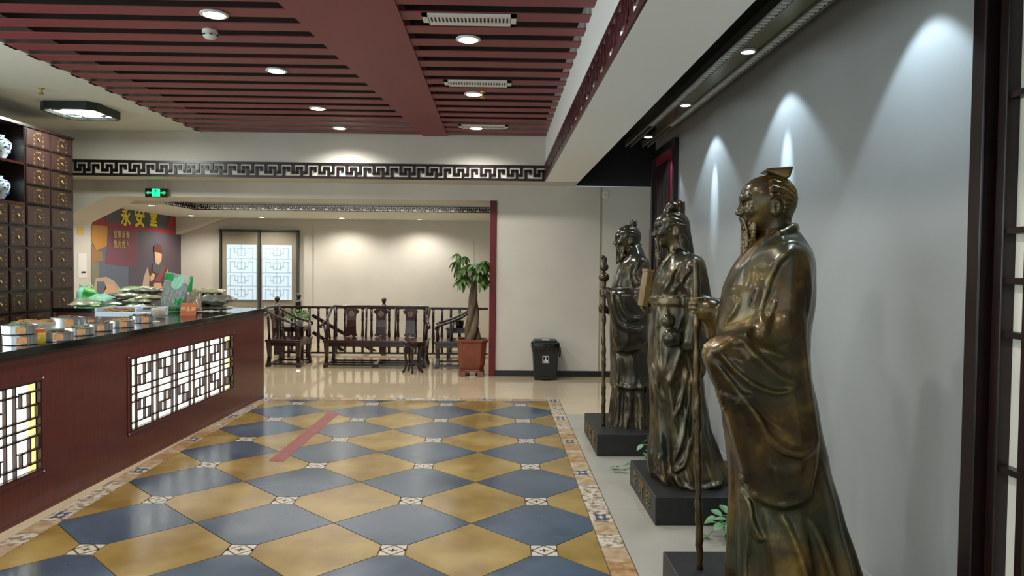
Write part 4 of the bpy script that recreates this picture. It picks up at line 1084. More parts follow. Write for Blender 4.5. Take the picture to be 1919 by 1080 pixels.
def bushy_pot(loc, label, n, R, seed):
    r = empty('potted_plant', loc, label, 'plant')
    addl(MB().lathe([(.055, 0), (.075, .09), (.082, .1), (.07, .1), (.066, .085)], Z_, 18), 'pot', 'white_metal', r, smooth=True)
    addl(MB().lathe([(.066, .084), (.02, .09)], Z_, 12), 'soil', 'soil', r)
    rnd = random.Random(seed); me = leaf_mesh(.07, .04); me.materials.append(M['leaf_bright']); mb = MB()
    for k in range(n):
        a = rnd.uniform(0, 2*PI); e = rnd.uniform(0, 1); rr = R*math.sqrt(rnd.uniform(.1, 1)); z = .12+.17*(1-(rr/R)**2)*rnd.uniform(.5, 1)
        p = (rr*math.cos(a), rr*math.sin(a), z); put_leaf(me, r, p, a+rnd.uniform(-.6, .6), rnd.uniform(-.3, .7), rnd.uniform(.7, 1.2))
        if k % 4 == 0: mb.tube([(0, 0, .09), (rr*.5*math.cos(a), rr*.5*math.sin(a), z*.8+.03), p], .002, 4)
    addl(mb, 'stems', 'stem', r)
bushy_pot((-3.31, 12.12, .555), 'bright green bushy plant on the side table behind the left armchair', 150, .19, 2)
r_ = empty('potted_plant', (-.63, 12.12, .555), 'small sparse green plant on the side table behind the tree trunk', 'plant')
addl(MB().lathe([(.06, 0), (.08, .11), (.088, .12), (.07, .12)], Z_, 16), 'pot', 'rosewood', r_, smooth=True)
rnd = random.Random(9); me = leaf_mesh(.13, .05); me.materials.append(M['leaf_vine'])
for k in range(16): put_leaf(me, r_, (0, 0, .12+.14*rnd.random()), rnd.uniform(0, 6.28), rnd.uniform(0, .8), rnd.uniform(.7, 1.1))
addl(MB().tube([(0, 0, .1), (.01, 0, .2), (0, .01, .3)], .004, 6), 'stem', 'stem', r_)
# railing with turned balusters, in front of the stair
RY = 12.72
rl = empty('stair_railing', (-2, RY, 0), 'dark wooden stair railing with turned balusters and ball finials behind the bench', 'railing')
xa, xb = atY(514, 577, RY)[0], -.16
MB().box(xa, xb, RY-.03, RY+.03, .815, .855).build('top_rail', 'rosewood', rl, bev=.006)
MB().box(xa, xb, RY-.02, RY+.02, .02, .05).build('bottom_rail', 'rosewood', rl)
bal = None; n = int((xb-xa)/.155)
prof = [(.023, .05), (.023, .12), (.030, .14), (.019, .16), (.029, .26), (.031, .33), (.022, .44), (.019, .58), (.025, .62), (.020, .66), (.023, .68), (.023, .82)]
for k in range(1, n):
    x = xa+k*.155
    if bal is None: bal = MB().lathe(prof, (x, RY, 0), 10).build('baluster', 'rosewood', rl, smooth=True); bx = x
    else:
        o = bal.copy(); C.objects.link(o); o.location = (x-bx, 0, 0)
for px in (520, 557, 720):
    x = atY(px, 560, RY)[0]; hgt = {520: .0, 557: .05, 720: .0}[px]
    y = RY+(.12 if px == 557 else 0)
    MB().box(x-.045, x+.045, y-.045, y+.045, 0, .87+hgt).lathe([(.05, .87+hgt), (.035, .89+hgt), (.025, .92+hgt), (.04, .935+hgt)], (x, y, 0), 14).ell((x, y, .975+hgt), (.045, .045, .045), 14, 9).build('newel_post', 'rosewood', rl, auto=40)
for (a, b) in (((586, 591), (717, 667)), ((587, 623), (655, 664))):
    MB().tube4(atY(*a, 13.35), atY(*b, 13.35), .05, .06).build('stair_handrail', 'rosewood', rl)

# ================================================================== MONEY TREE, BIN
ptx = atZ(884, 706); TP = (ptx[0], ptx[1]+.17, 0)
mt = empty('money_tree', TP, 'money tree with braided trunk in a brown ceramic pot beside the red post', 'plant')
def octo(s, c): return [(s-c, -s), (s, -s+c), (s, s-c), (s-c, s), (-s+c, s), (-s, s-c), (-s, -s+c), (-s+c, -s)]
vs = []; fs = []
for s, z in ((.165, .10), (.17, .115), (.185, .16), (.20, .30), (.212, .48), (.235, .50), (.24, .53), (.205, .53), (.195, .49)):
    vs += [(x, y, z) for x, y in octo(s, s*.34)]
for i in range(8):
    for k in range(8): fs.append((i*8+k, i*8+(k+1) % 8, (i+1)*8+(k+1) % 8, (i+1)*8+k))
fs.append(tuple(range(8))[::-1]); fs.append(tuple(64+k for k in range(8)))
addl(MB().add(vs, fs), 'pot', 'terracotta', mt, bev=.006)
ft = MB().flat(octo(.18, .06), .07, .10)
for sx in (-1, 1):
    for sy_ in (-1, 1): ft.box(sx*.085, sx*.18, sy_*.085, sy_*.18, 0, .07)
addl(ft, 'pot_foot', 'terracotta', mt, bev=.008)
addl(MB().flat(octo(.196, .06), .46, .50), 'soil', 'soil', mt)
for k in range(3):
    pts = []; rr = []
    for i in range(25):
        t = i/24; z = .49+t*1.02; a = 2*PI*(k/3)+t*5.2; r0 = .055*(1-t)**1.3+.016
        pts.append((r0*math.cos(a)+.02*t, r0*math.sin(a), z)); rr.append(.043*(1-t)+.021)
    addl(MB().tube(pts, rr, 9), 'trunk', 'trunk', mt, smooth=True)
rnd = random.Random(21); lm_ = leaf_mesh(.17, .062, .55, .12); lm_.materials.append(M['leaf']); ld = leaf_mesh(.15, .06, .8, .3); ld.materials.append(M['leaf_dry']); mb = MB()
for k in range(32):
    a = k*2.4+rnd.uniform(-.3, .3); t = rnd.uniform(0, 1); e = rnd.uniform(-.35, .9); Ls = rnd.uniform(.14, .30)
    b0 = (.02, 0, 1.32+.20*t); tip = (b0[0]+Ls*math.cos(a)*math.cos(e), b0[1]+Ls*math.sin(a)*math.cos(e), b0[2]+Ls*math.sin(e)+.12*t+.03)
    if tip[0] > .19: tip = (.19-rnd.uniform(0, .1), tip[1], tip[2])
    mb.tube([b0, ((b0[0]+tip[0])/2, (b0[1]+tip[1])/2, (b0[2]+tip[2])/2+.03), tip], .0035, 5)
    for q in range(6):
        put_leaf(ld if (k == 7 and q < 3) else lm_, mt, tip, a+(q-2.5)*.75, rnd.uniform(-.85, -.05), rnd.uniform(.7, 1.1), rnd.uniform(-.3, .3))
mb.tube([(.02, 0, 1.5), (.02, 0, 1.78), (.015, 0, 1.98)], .003, 5)
addl(mb, 'leaf_stalks', 'stem', mt)
# pedal bin
pb = atZ(1023, 714); BP = (pb[0], pb[1]+.17, 0)
bn = empty('pedal_bin', BP, 'black pedal bin with white litter symbol and bag against the far wall', 'bin')
def taper(w0, d0, w1, d1, z0, z1): return MB().prism([(-w0, -d0, z0), (w0, -d0, z0), (w0, d0, z0), (-w0, d0, z0)], [(-w1, -d1, z1), (w1, -d1, z1), (w1, d1, z1), (-w1, d1, z1)])
addl(taper(.155, .13, .185, .155, 0, .47), 'bin_body', 'black_plastic', bn, bev=.012)
vs = []; fs = []; n = 40
for i, (s, z) in enumerate(((1.0, .40), (1.05, .43), (1.10, .48), (1.07, .515))):
    for k in range(n):
        a = 2*PI*k/n; ca, sa = math.cos(a), math.sin(a); x = math.copysign(abs(ca)**.35, ca)*.186*s; y = math.copysign(abs(sa)**.35, sa)*.156*s
        j = .006*math.sin(k*2.3+i)+.004*math.sin(k*5.1); vs.append((x*(1+j*2), y*(1+j*2), z+(.03*math.sin(k*1.7)+.012*math.sin(k*3.1) if i == 0 else 0)))
for i in range(3):
    for k in range(n): fs.append((i*n+k, i*n+(k+1) % n, (i+1)*n+(k+1) % n, (i+1)*n+k))
addl(MB().add(vs, fs), 'bin_bag', 'bag_plastic', bn, smooth=True)
addl(MB().tube([(.19, -.13, .47), (.20, -.14, .40), (.195, -.14, .33), (.185, -.135, .37)], [.02, .016, .012, .004], 7), 'bag_knot', 'bag_plastic', bn, smooth=True)
addl(MB().flat([(-.18, -.15), (.18, -.15), (.18, .15), (-.18, .15)], .505, .535).flat([(-.16, -.13), (.16, -.13), (.16, .13), (-.16, .13)], .535, .56), 'bin_lid', 'black_plastic', bn, bev=.012)
addl(MB().box(-.05, .05, -.12, -.03, .56, .568), 'lid_label', 'white_print', bn)
addl(MB().box(-.07, .07, -.165, -.12, .02, .05), 'pedal', 'black_plastic', bn, bev=.006)
mb = MB(); yq = lambda z: -(.13+.025*z/.47)-.002
def bq(x0, x1, z0, z1): mb.prism([(x0, yq(z0), z0), (x1, yq(z0), z0), (x1, yq(z1), z1), (x0, yq(z1), z1)], [(x0, yq(z0)+.003, z0), (x1, yq(z0)+.003, z0), (x1, yq(z1)+.003, z1), (x0, yq(z1)+.003, z1)])
for a in ((-.045, .045, .245, .253), (-.045, .045, .337, .345), (-.045, -.037, .245, .345), (.037, .045, .245, .345), (-.006, .012, .262, .30), (-.006, .004, .30, .318), (.012, .03, .262, .285), (-.028, -.018, .262, .29)): bq(*a)
mb.ell((.0, yq(.325), .326), (.008, .003, .008), 8, 5)
addl(mb, 'litter_symbol', 'white_print', bn)
# red tape on the floor
tp = [atZ(*q, .0)[:2] for q in ((504, 864), (531, 866), (637, 775), (617, 772))]
tape = tag(MB().flat(tp, .0, .0015).build('floor_tape', 'tape'), 'faded red tape strip stuck diagonally on the patterned tiles', 'tape')
mb = MB(); A_ = Vector((*[(tp[0][i]+tp[1][i])/2 for i in (0, 1)], 0)); B_ = Vector((*[(tp[2][i]+tp[3][i])/2 for i in (0, 1)], 0)); dv = (B_-A_); nv = Vector((-dv.y, dv.x, 0)).normalized()
for k in range(9):
    c = A_+dv*(.12+.09*k); u = dv.normalized()
    for q in range(3):
        o_ = (q-1)*.014; a = c+u*o_
        mb.flat([(a.x+nv.x*.022+u.x*.004, a.y+nv.y*.022+u.y*.004), (a.x-nv.x*.022+u.x*.004, a.y-nv.y*.022+u.y*.004), (a.x-nv.x*.022-u.x*.004, a.y-nv.y*.022-u.y*.004), (a.x+nv.x*.022-u.x*.004, a.y+nv.y*.022-u.y*.004)], .0015, .0018)
mb.build('faded_print', 'tape_print', tape)
# lattice screen at the near end of the statue wall
ls = empty('lattice_screen', (1.93, 2.3, 0), 'tall dark wooden lattice screen with white paper panels at right edge', 'screen')
MB().box(1.865, 1.985, 2.762, 2.84, 0, 3.3).build('outer_stile', 'screen_wood', ls, bev=.006)
MB().box(1.905, 1.975, 2.69, 2.74, 0, 3.3).box(1.93, 1.975, 2.74, 2.762, 0, 3.3).build('inner_stile', 'screen_wood', ls, bev=.004)
box('paper_panel', 'paper', 1.956, 1.962, 1.2, 2.69, 0, 3.3, ls)
vbm = None
for k in range(10):
    yb = 2.595-k*.105
    if vbm is None: vbm = MB().box(1.932, 1.954, yb-.019, yb+.019, 0, 3.3).build('vertical_bar', 'screen_wood', ls); vy = yb
    else:
        o = vbm.copy(); C.objects.link(o); o.location = (0, yb-vy, 0)
for py in (175, 432, 527, 628, 882):
    z = atY(1895, py, 2.66)[2]; MB().box(1.915, 1.954, 1.4, 2.70, z-.012, z+.012).build('crossbar', 'screen_wood', ls)
MB().tube([(1.925, 2.45+.1*math.cos(a), 1.60+.1*math.sin(a)) for a in [2*PI*k/24 for k in range(25)]], .012, 8).build('ring_ornament', 'screen_wood', ls, smooth=True)
# ================================================================== BRONZE STATUES
# each figure is one continuous surface grown from a distance field (forward u, left v, up z)
def smin(a, b, k):
    if k <= 0: return np.minimum(a, b)
    h_ = np.maximum(k-np.abs(a-b), 0)/k
    return np.minimum(a, b)-h_*h_*k*.25
class Fld:
    def __init__(s, u0, u1, v0, v1, z0, z1, st):
        s.a = [np.arange(lo, hi+st, st).astype(np.float32) for lo, hi in ((u0, u1), (v0, v1), (z0, z1))]
        s.F = np.full([len(x) for x in s.a], .6, np.float32)
    def sl(s, lo, hi, pad):
        r = []; g = []
        for k in range(3):
            i0 = int(np.searchsorted(s.a[k], lo[k]-pad)); i1 = int(np.searchsorted(s.a[k], hi[k]+pad)); i1 = max(i1, i0+1)
            r.append(slice(i0, i1)); sh = [1, 1, 1]; x = s.a[k][i0:i1]; sh[k] = len(x); g.append(x.reshape(sh))
        return tuple(r), g
    def put(s, lo, hi, fn, k, mode='u', pad=.05):
        r, g = s.sl(lo, hi, pad+k)
        if min(len(x.ravel()) for x in g) == 0: return
        d = fn(*g)
        if mode == 'u': s.F[r] = smin(s.F[r], d, k)
        else: s.F[r] = -smin(-s.F[r], d, k)
    def ell(s, c, r, k=.02, mode='u'):
        def fn(U, V, Z):
            p0, p1, p2 = (U-c[0])/r[0], (V-c[1])/r[1], (Z-c[2])/r[2]
            k0 = np.sqrt(p0*p0+p1*p1+p2*p2); k1 = np.sqrt((p0/r[0])**2+(p1/r[1])**2+(p2/r[2])**2)
            return k0*(k0-1)/np.maximum(k1, 1e-4)
        s.put([c[i]-r[i] for i in range(3)], [c[i]+r[i] for i in range(3)], fn, k, mode)
    def cap(s, a, b, ra, rb, k=.02, mode='u', flat=1.0):
        a = np.array(a, float); b = np.array(b, float); m_ = max(ra, rb)*max(1, 1/flat)
        def fn(U, V, Z):
            ba = b-a; L = (ba*ba).sum()+1e-9
            t = np.clip(((U-a[0])*ba[0]+(V-a[1])*ba[1]+(Z-a[2])*ba[2])/L, 0, 1)
            return np.sqrt((U-a[0]-ba[0]*t)**2+((V-a[1]-ba[1]*t)/flat)**2+(Z-a[2]-ba[2]*t)**2)-(ra+(rb-ra)*t)
        s.put(np.minimum(a, b)-m_, np.maximum(a, b)+m_, fn, k, mode)
    def tube(s, pts, rr, k=.02, mode='u', flat=1.0):
        rr = rr if isinstance(rr, (list, tuple)) else [rr]*len(pts)
        for i in range(len(pts)-1): s.cap(pts[i], pts[i+1], rr[i], rr[i+1], k, mode, flat)
    def loft(s, rows, k=.03, p=2.2, fold=None):    # rows: z, ucentre, ahalf, bhalf, vcentre
        rows = sorted(rows); Zr = [r[0] for r in rows]
        z = s.a[2]; f = [np.interp(z, Zr, [r[i] for r in rows]) for i in range(1, 5)]
        for i in range(4):
            n = max(1, int(.02/(z[1]-z[0]))); ker = np.ones(2*n+1)/(2*n+1); f[i] = np.convolve(np.pad(f[i], n, 'edge'), ker, 'valid')
        c, A, B, vc = [x.astype(np.float32).reshape(1, 1, -1) for x in f]
        U = s.a[0].reshape(-1, 1, 1); V = s.a[1].reshape(1, -1, 1); Z = z.reshape(1, 1, -1).astype(np.float32)
        x, y = (U-c)/A, (V-vc)/B
        rad = (np.abs(x)**p+np.abs(y)**p)**(1/p)
        d = (rad-1)*np.minimum(A, B)
        if fold is not None: d = d-fold(np.arctan2(y, x), Z)
        d = np.maximum(d, np.maximum(Zr[0]-Z, Z-Zr[-1]))
        s.F = smin(s.F, d.astype(np.float32), k)
    def poly2(s, pts):
        U = s.a[0].reshape(-1, 1); Z = s.a[2].reshape(1, -1); d = None; sg = np.ones((len(s.a[0]), len(s.a[2])), bool)
        n = len(pts)
        for i in range(n):
            ax, az = pts[i]; bx_, bz_ = pts[(i+1) % n]; ex, ez = bx_-ax, bz_-az
            t = np.clip(((U-ax)*ex+(Z-az)*ez)/(ex*ex+ez*ez+1e-12), 0, 1)
            q = (U-ax-ex*t)**2+(Z-az-ez*t)**2; d = q if d is None else np.minimum(d, q)
            cnd = ((az > Z) != (bz_ > Z)) & (U < (bx_-ax)*(Z-az)/(bz_-az+1e-12)+ax)
            sg ^= cnd
        return np.where(sg, 1, -1)*np.sqrt(d)
    def slab(s, pts, vc, h_, r=.04, k=.03, bulge=0):
        d2 = s.poly2(pts).astype(np.float32)[:, None, :]; V = s.a[1].reshape(1, -1, 1)
        hh = h_+bulge*np.clip(-d2/.1, 0, 1)
        wx = d2+r; wv = np.abs(V-vc)-hh+r
        d = np.minimum(np.maximum(wx, wv), 0)+np.sqrt(np.maximum(wx, 0)**2+np.maximum(wv, 0)**2)-r
        s.F = smin(s.F, d.astype(np.float32), k)
    def ridge(s, pts, A, sig, v0=0.0, side=1, vmax=None):    # drapery fold drawn along a polyline in (u, z) on one side
        us = [p[0] for p in pts]; zs = [p[1] for p in pts]; m_ = sig*3
        r, g = s.sl((min(us)-m_, -9, min(zs)-m_), (max(us)+m_, 9, max(zs)+m_), 0)
        U, V, Z = g; U2 = U[:, 0, :]; Z2 = Z[0, :, :].reshape(1, -1); U2 = U2.reshape(-1, 1)
        # smooth the polyline
        P_ = np.array(pts, float)
        if len(P_) > 2:
            t = np.linspace(0, len(P_)-1, 6*len(P_)); i = np.clip(t.astype(int), 0, len(P_)-2); f = (t-i)[:, None]
            pm = P_[np.clip(i-1, 0, len(P_)-1)]; p0 = P_[i]; p1 = P_[i+1]; p2 = P_[np.clip(i+2, 0, len(P_)-1)]
            P_ = .5*((2*p0)+(-pm+p1)*f+(2*pm-5*p0+4*p1-p2)*f**2+(-pm+3*p0-3*p1+p2)*f**3)
        best = np.full((U2.shape[0], Z2.shape[1]), 9.0); amp = np.zeros_like(best); n = len(P_)
        for i in range(n-1):
            ax, az = P_[i]; ex, ez = P_[i+1]-P_[i]
            t = np.clip(((U2-ax)*ex+(Z2-az)*ez)/(ex*ex+ez*ez+1e-12), 0, 1)
            q = np.sqrt((U2-ax-ex*t)**2+(Z2-az-ez*t)**2); tt = (i+t)/(n-1)
            a_ = np.clip(np.minimum(tt, 1-tt)*5+.12, 0, 1)
            w_ = q < best; best = np.where(w_, q, best); amp = np.where(w_, a_, amp)
        sg_ = max(sig*1.3, 1.7*float(s.a[0][1]-s.a[0][0])); x = (best/sg_)**2; y_ = np.sqrt(x+.06)-.245; prof = .55*(1-.7*x)*np.exp(-x*.8)+.35*(1-.5*y_)*np.exp(-y_*1.1)
        D = (A*amp*prof).astype(np.float32)[:, None, :]
        wv = np.clip((side*(V-v0))/.06+.5, 0, 1)
        s.F[r] -= D*wv*np.clip((.034-s.F[r])/.02, 0, 1)
    def mesh(s):
        F_ = s.F; n = np.array(F_.shape); cn = n-1; tot = int(cn.prod())
        acc = np.zeros((tot, 3)); cnt = np.zeros(tot); quads = []
        neg = F_ < 0
        def cid(i, j, k): return (i*cn[1]+j)*cn[2]+k
        for ax in range(3):
            A = [slice(None)]*3; B = [slice(None)]*3; A[ax] = slice(0, -1); B[ax] = slice(1, None)
            na, nb = neg[tuple(A)], neg[tuple(B)]
            idx = np.nonzero(na != nb); fa = F_[tuple(A)][idx]; fb = F_[tuple(B)][idx]; t = fa/(fa-fb)
            pos = np.stack(idx, 1).astype(float); pos[:, ax] += t
            o1, o2 = (ax+1) % 3, (ax+2) % 3; cells = []; ok = np.ones(len(t), bool)
            for d1, d2 in ((1, 1), (0, 1), (0, 0), (1, 0)):
                c = [x.copy() for x in idx]; c[o1] = c[o1]-d1; c[o2] = c[o2]-d2
                good = (c[o1] >= 0) & (c[o2] >= 0) & (c[o1] < cn[o1]) & (c[o2] < cn[o2]); ok &= good
                ci = np.where(good, cid(*c), 0); cells.append(ci)
                np.add.at(cnt, ci[good], 1)
                for q in range(3): acc[:, q] += np.bincount(ci[good], pos[good, q], tot)
            Q = np.stack(cells, 1); fl = na[idx]
            Q = np.where(fl[:, None], Q, Q[:, ::-1]); quads.append(Q[ok])
        Q = np.concatenate(quads); used = cnt > 0; mp = np.cumsum(used)-1
        P_ = acc[used]/cnt[used][:, None]
        V = np.stack([np.interp(P_[:, q], np.arange(n[q]), s.a[q]) for q in range(3)], 1)
        return V, mp[Q]
def mk_mesh(name, V, Q, m, parent):
    me = bpy.data.meshes.new(name); nv, nq = len(V), len(Q)
    me.vertices.add(nv); me.vertices.foreach_set('co', V.astype(np.float32).ravel())
    me.loops.add(nq*4); me.loops.foreach_set('vertex_index', Q.astype(np.int32).ravel())
    me.polygons.add(nq); me.polygons.foreach_set('loop_start', np.arange(0, nq*4, 4, dtype=np.int32)); me.polygons.foreach_set('loop_total', np.full(nq, 4, np.int32))
    me.polygons.foreach_set('use_smooth', np.ones(nq, bool)); me.update(calc_edges=True); me.validate()
    me.materials.append(M[m]); o = bpy.data.objects.new(name, me); C.objects.link(o); o.parent = parent
    return o
class Fig:
    def __init__(s, name, Y0, Xc, zb, label, m, st, box_):
        s.Y0, s.Xc, s.zb, s.m = Y0, Xc, zb, m
        s.root = empty(name, (Xc, Y0, zb), label, 'statue', 'bronze statues along the wall')
        s.B = Fld(*box_, st)
    def P(s, px, py, v=0.0):
        p = atY(px, py, s.Y0-v); return (s.Xc-p[0], v, p[2])
    def P2(s, px, py, v=0.0): q = s.P(px, py, v); return (q[0], q[2])
    def rows(s, rr):
        out = []
        for r in rr:
            y, xl, xr, b = r[:4]; a = s.P(xl, y); c = s.P(xr, y)
            out.append(((a[2]+c[2])/2, (a[0]+c[0])/2, (a[0]-c[0])/2, b, r[4] if len(r) > 4 else 0))
        return out
    def out(s, name, F_, m=None, M4=None):
        V, Q = F_.mesh()
        if M4 is not None: V = V @ np.array(M4.to_3x3()).T + np.array(M4.translation)
        V = np.stack([-V[:, 0], -V[:, 1], V[:, 2]-s.zb], 1)
        return mk_mesh(name, V, Q, m or s.m, s.root)
    def tubes(s, name, items, m=None, n=8):
        mb = MB()
        for pts, r in items: mb.tube([(-p[0], -p[1], p[2]-s.zb) for p in pts], r, n)
        o = mb.build(name, m or s.m, None, smooth=True); o.parent = s.root; return o
    def fist(s, F_, c, wr, R=.020, sc=1.0, k=.006):     # hand closed round an upright staff at c, wrist at wr
        c = Vector(c); wr = Vector(wr); d = (wr-c); d.z = 0; d.normalize(); t = Vector((-d.y, d.x, 0))
        th = math.copysign(1, t.y)                    # fingers wrap over the near side
        F_.ell(c+d*(R+.018)*sc, (.028*sc, .026*sc, .046*sc), .012)
        for i in range(4):
            z = (1.5-i)*.0205*sc; rf = (.0095, .0105, .010, .0085)[i]*sc; ln = (.86, 1, .96, .82)[i]
            pts = []
            for a in (10, 70, 125, 175, 225):
                a = math.radians(a*ln); pts.append(c+d*(R+rf)*1.15*math.cos(a)+t*th*(R+rf)*1.15*math.sin(a)+Vector((0, 0, z)))
            F_.tube(pts, [rf*1.15, rf*1.1, rf, rf*.95, rf*.8], k)
        tp = [c+d*(R+.02)*sc+Vector((0, 0, .035*sc)), c+d*.008*sc-t*th*(R+.010)*sc+Vector((0, 0, .042*sc)), c-d*.018*sc-t*th*(R+.008)*sc+Vector((0, 0, .030*sc))]
        F_.tube(tp, [.014*sc, .012*sc, .010*sc], k)
        F_.tube([c+d*(R+.03)*sc, wr], [.028*sc, .032*sc], .02)
    def head(s, pos, sc=1.0, yaw=0, pitch=0, st=.0034, bald=True, hair=0, ear=True, lines=True, hl=None):
        F_ = Fld(-.16, .17, -.12, .12, -.235, .15, st); e = F_.ell
        e((0, 0, 0), (.108, .080, .104), .02); e((.045, 0, .010), (.078, .069, .078), .03)
        e((.05, 0, -.055), (.070, .059, .075), .03); e((.062, 0, -.105), (.050, .045, .042), .03); e((.098, 0, -.128), (.022, .022, .02), .02)
        F_.cap((-.015, 0, -.06), (-.035, 0, -.24), .062, .066, .03)
        for v in (-1, 1):
            e((.112, v*.033, -.022), (.022, .021, .014), .012, 's'); e((.098, v*.033, -.024), (.015, .016, .012), .004)
            F_.cap((.109, v*.017, -.016), (.100, v*.050, -.020), .0045, .004, .004)
            F_.cap((.108, v*.018, -.034), (.099, v*.048, -.035), .004, .003, .004)
            F_.cap((.117, v*.013, .004), (.100, v*.056, .008), .012, .009, .014)
            e((.090, v*.044, -.052), (.024, .022, .022), .015)
            F_.cap((.116, v*.020, -.064), (.100, v*.040, -.100), .004, .004, .010, 's')
            e((.122, v*.013, -.062), (.013, .009, .010), .006)
            if ear:
                e((-.016, v*.074, -.040), (.020, .013, .034), .010); e((-.010, v*.088, -.034), (.011, .009, .020), .006, 's')
                F_.cap((.0, v*.076, -.062), (-.010, v*.075, -.074), .008, .006, .006)
        F_.cap((.114, 0, -.006), (.131, 0, -.058), .009, .0135, .010); e((.134, 0, -.060), (.011, .012, .010), .006)
        F_.cap((.112, -.02, -.088), (.112, .02, -.088), .006, .006, .008); F_.cap((.119, 0, -.087), (.119, 0, -.088), .007, .007, .008)
        F_.cap((.111, -.016, -.105), (.111, .016, -.105), .008, .008, .008); F_.cap((.124, -.022, -.0965), (.124, .022, -.0965), .003, .003, .006, 's')
        for z in ((.028, .044, .060) if lines else ()):
            F_.ridge([(.06, z+.004), (.10, z), (.125, z-.002)], .0016, .006, 0, 1); F_.ridge([(.06, z+.004), (.10, z), (.125, z-.002)], .0016, .006, 0, -1)
        U, V, Z = [x.reshape([-1 if q == i else 1 for q in range(3)]) for i, x in enumerate(F_.a)]
        # combed hair: strands swept up and back
        hl = hl if hl is not None else (.020 if bald else .085)
        mask = np.clip((hl-U-.55*np.maximum(-.02-Z, 0)*2.2)/.012, 0, 1)*np.clip((Z+.135+.25*np.minimum(U+.02, 0))/.02, 0, 1)
        er = np.sqrt(((U+.012)/.032)**2+((np.abs(V)-.085)/.03)**2+((Z+.04)/.045)**2); mask = mask*np.clip((er-1)/.2, 0, 1)
        ang = np.arctan2(Z-.02, U+.02+.0*V)
        st_ = np.sin(46*np.arctan2(np.abs(V), Z+.12+.5*U)+7*U/.1)+.5*np.sin(97*np.arctan2(np.abs(V), Z+.10+.3*U)-9*U/.1)
        F_.F -= (mask*(.0045+.0022*st_)).astype(np.float32)
        if hair:
            F_.loft([(-.235, -.095, .050, .098, 0), (-.17, -.080, .058, .094, 0), (-.08, -.058, .066, .087, 0), (.0, -.03, .075, .08, 0)], .02)
            F_.F -= (np.clip((-.02-U)/.02, 0, 1)*np.clip(-Z/.05, 0, 1)*.003*np.sin(V*330+Z*30+np.sin(Z*40)*2)).astype(np.float32)
        s.HM = Matrix.Translation(pos) @ Matrix.Rotation(yaw, 4, 'Z') @ Matrix.Rotation(pitch, 4, 'Y') @ Matrix.Scale(sc, 4)
        return s.out('head', F_, None, s.HM)
    def beard(s, strands, mus, st=.0034, core=None, lo=-.36):
        F_ = Fld(-.05, .18, -.075, .075, lo, -.05, st); rnd = random.Random(3)
        if core: F_.tube(core[0], core[1], .01, 'u', 1.5)
        for pts, r0, r1 in strands:
            n = 8; P_ = []; R_ = []; a, b, c = [Vector(p) for p in pts]; ph = rnd.uniform(0, 6)
            for i in range(n+1):
                t = i/n; p = a*(1-t)**2+b*2*t*(1-t)+c*t*t; p = p+Vector((.003*math.sin(t*9+ph), .003*math.cos(t*8+ph), 0))*t; P_.append(p); R_.append(r0+(r1-r0)*t)
            F_.tube(P_, R_, .004)
        for v in (-1, 1):
            F_.tube([(p[0], p[1]*v, p[2]) for p in mus], [.0085, .008, .006, .0035][:len(mus)], .006)
        return s.out('beard', F_, None, s.HM)
def plinth(x0, x1, y0, y1, zt_, label, chars=None):
    pl = empty('statue_plinth', ((x0+x1)/2, (y0+y1)/2, 0), label, 'plinth', 'black plinths of the statues')
    MB().box(x0, x1, y0, y1, 0, zt_).build('stone_block', 'base_stone', pl, bev=.006)
    if chars:
        n = len(chars)
        for i, ch in enumerate(chars):
            yy = y1-(y1-y0)*(.5+(i-(n-1)/2)*.27)
            text('raised_character', ch, .13, 'plaque_gold', pl, face_mtx((x0-.003, yy, zt_*.5), (0, -1, 0), (0, 0, 1)), .003)
plinth(.838, 1.70, 2.68, 3.54, .185, 'black stone plinth under the nearest golden statue')
plinth(.99, 1.85, 4.40, 5.25, .18, 'black stone plinth with raised characters under the middle statue', '李时珍')
plinth(.852, 1.73, 6.02, 6.90, .19, 'black stone plinth under the farthest dark statue', '孙思邈')
def foldfn(zlo, zhi, A, n, seed):
    rnd = random.Random(seed); ph = [rnd.uniform(0, 6.28) for _ in range(5)]
    def f(th, Z):
        a = A*np.clip((zhi-Z)/(zhi-zlo), 0, 1)**.8
        w = np.sin(n*th+ph[0]+1.2*np.sin(2*th+ph[1])+.9*np.sin(3.1*Z+ph[3]))+.55*np.sin((n*1.9)*th+ph[2]-1.5*Z)
        w = np.sign(w)*np.abs(w)**.8
        return (a*w+.0018*np.sin(23*th+ph[4]+9*Z)*np.clip(a/A*2, 0, 1)+.003*np.sin(5*th+17*Z+ph[1])*np.sin(13*Z-4*th+ph[4])).astype(np.float32)
    return f
def gnarled(fig, name, pts, r, m, seed=1):
    rnd = random.Random(seed); P_ = []; R_ = []
    for i in range(len(pts)-1):
        a, b = Vector(pts[i]), Vector(pts[i+1]); n = max(2, int((b-a).length/.028))
        for k in range(n+(i == len(pts)-2)):
            t = k/n; P_.append(tuple(a+(b-a)*t+Vector((rnd.uniform(-.003, .003), rnd.uniform(-.003, .003), 0)))); R_.append(r*rnd.uniform(.82, 1.25))
    return fig.tubes(name, [(P_, R_)], m, 9)

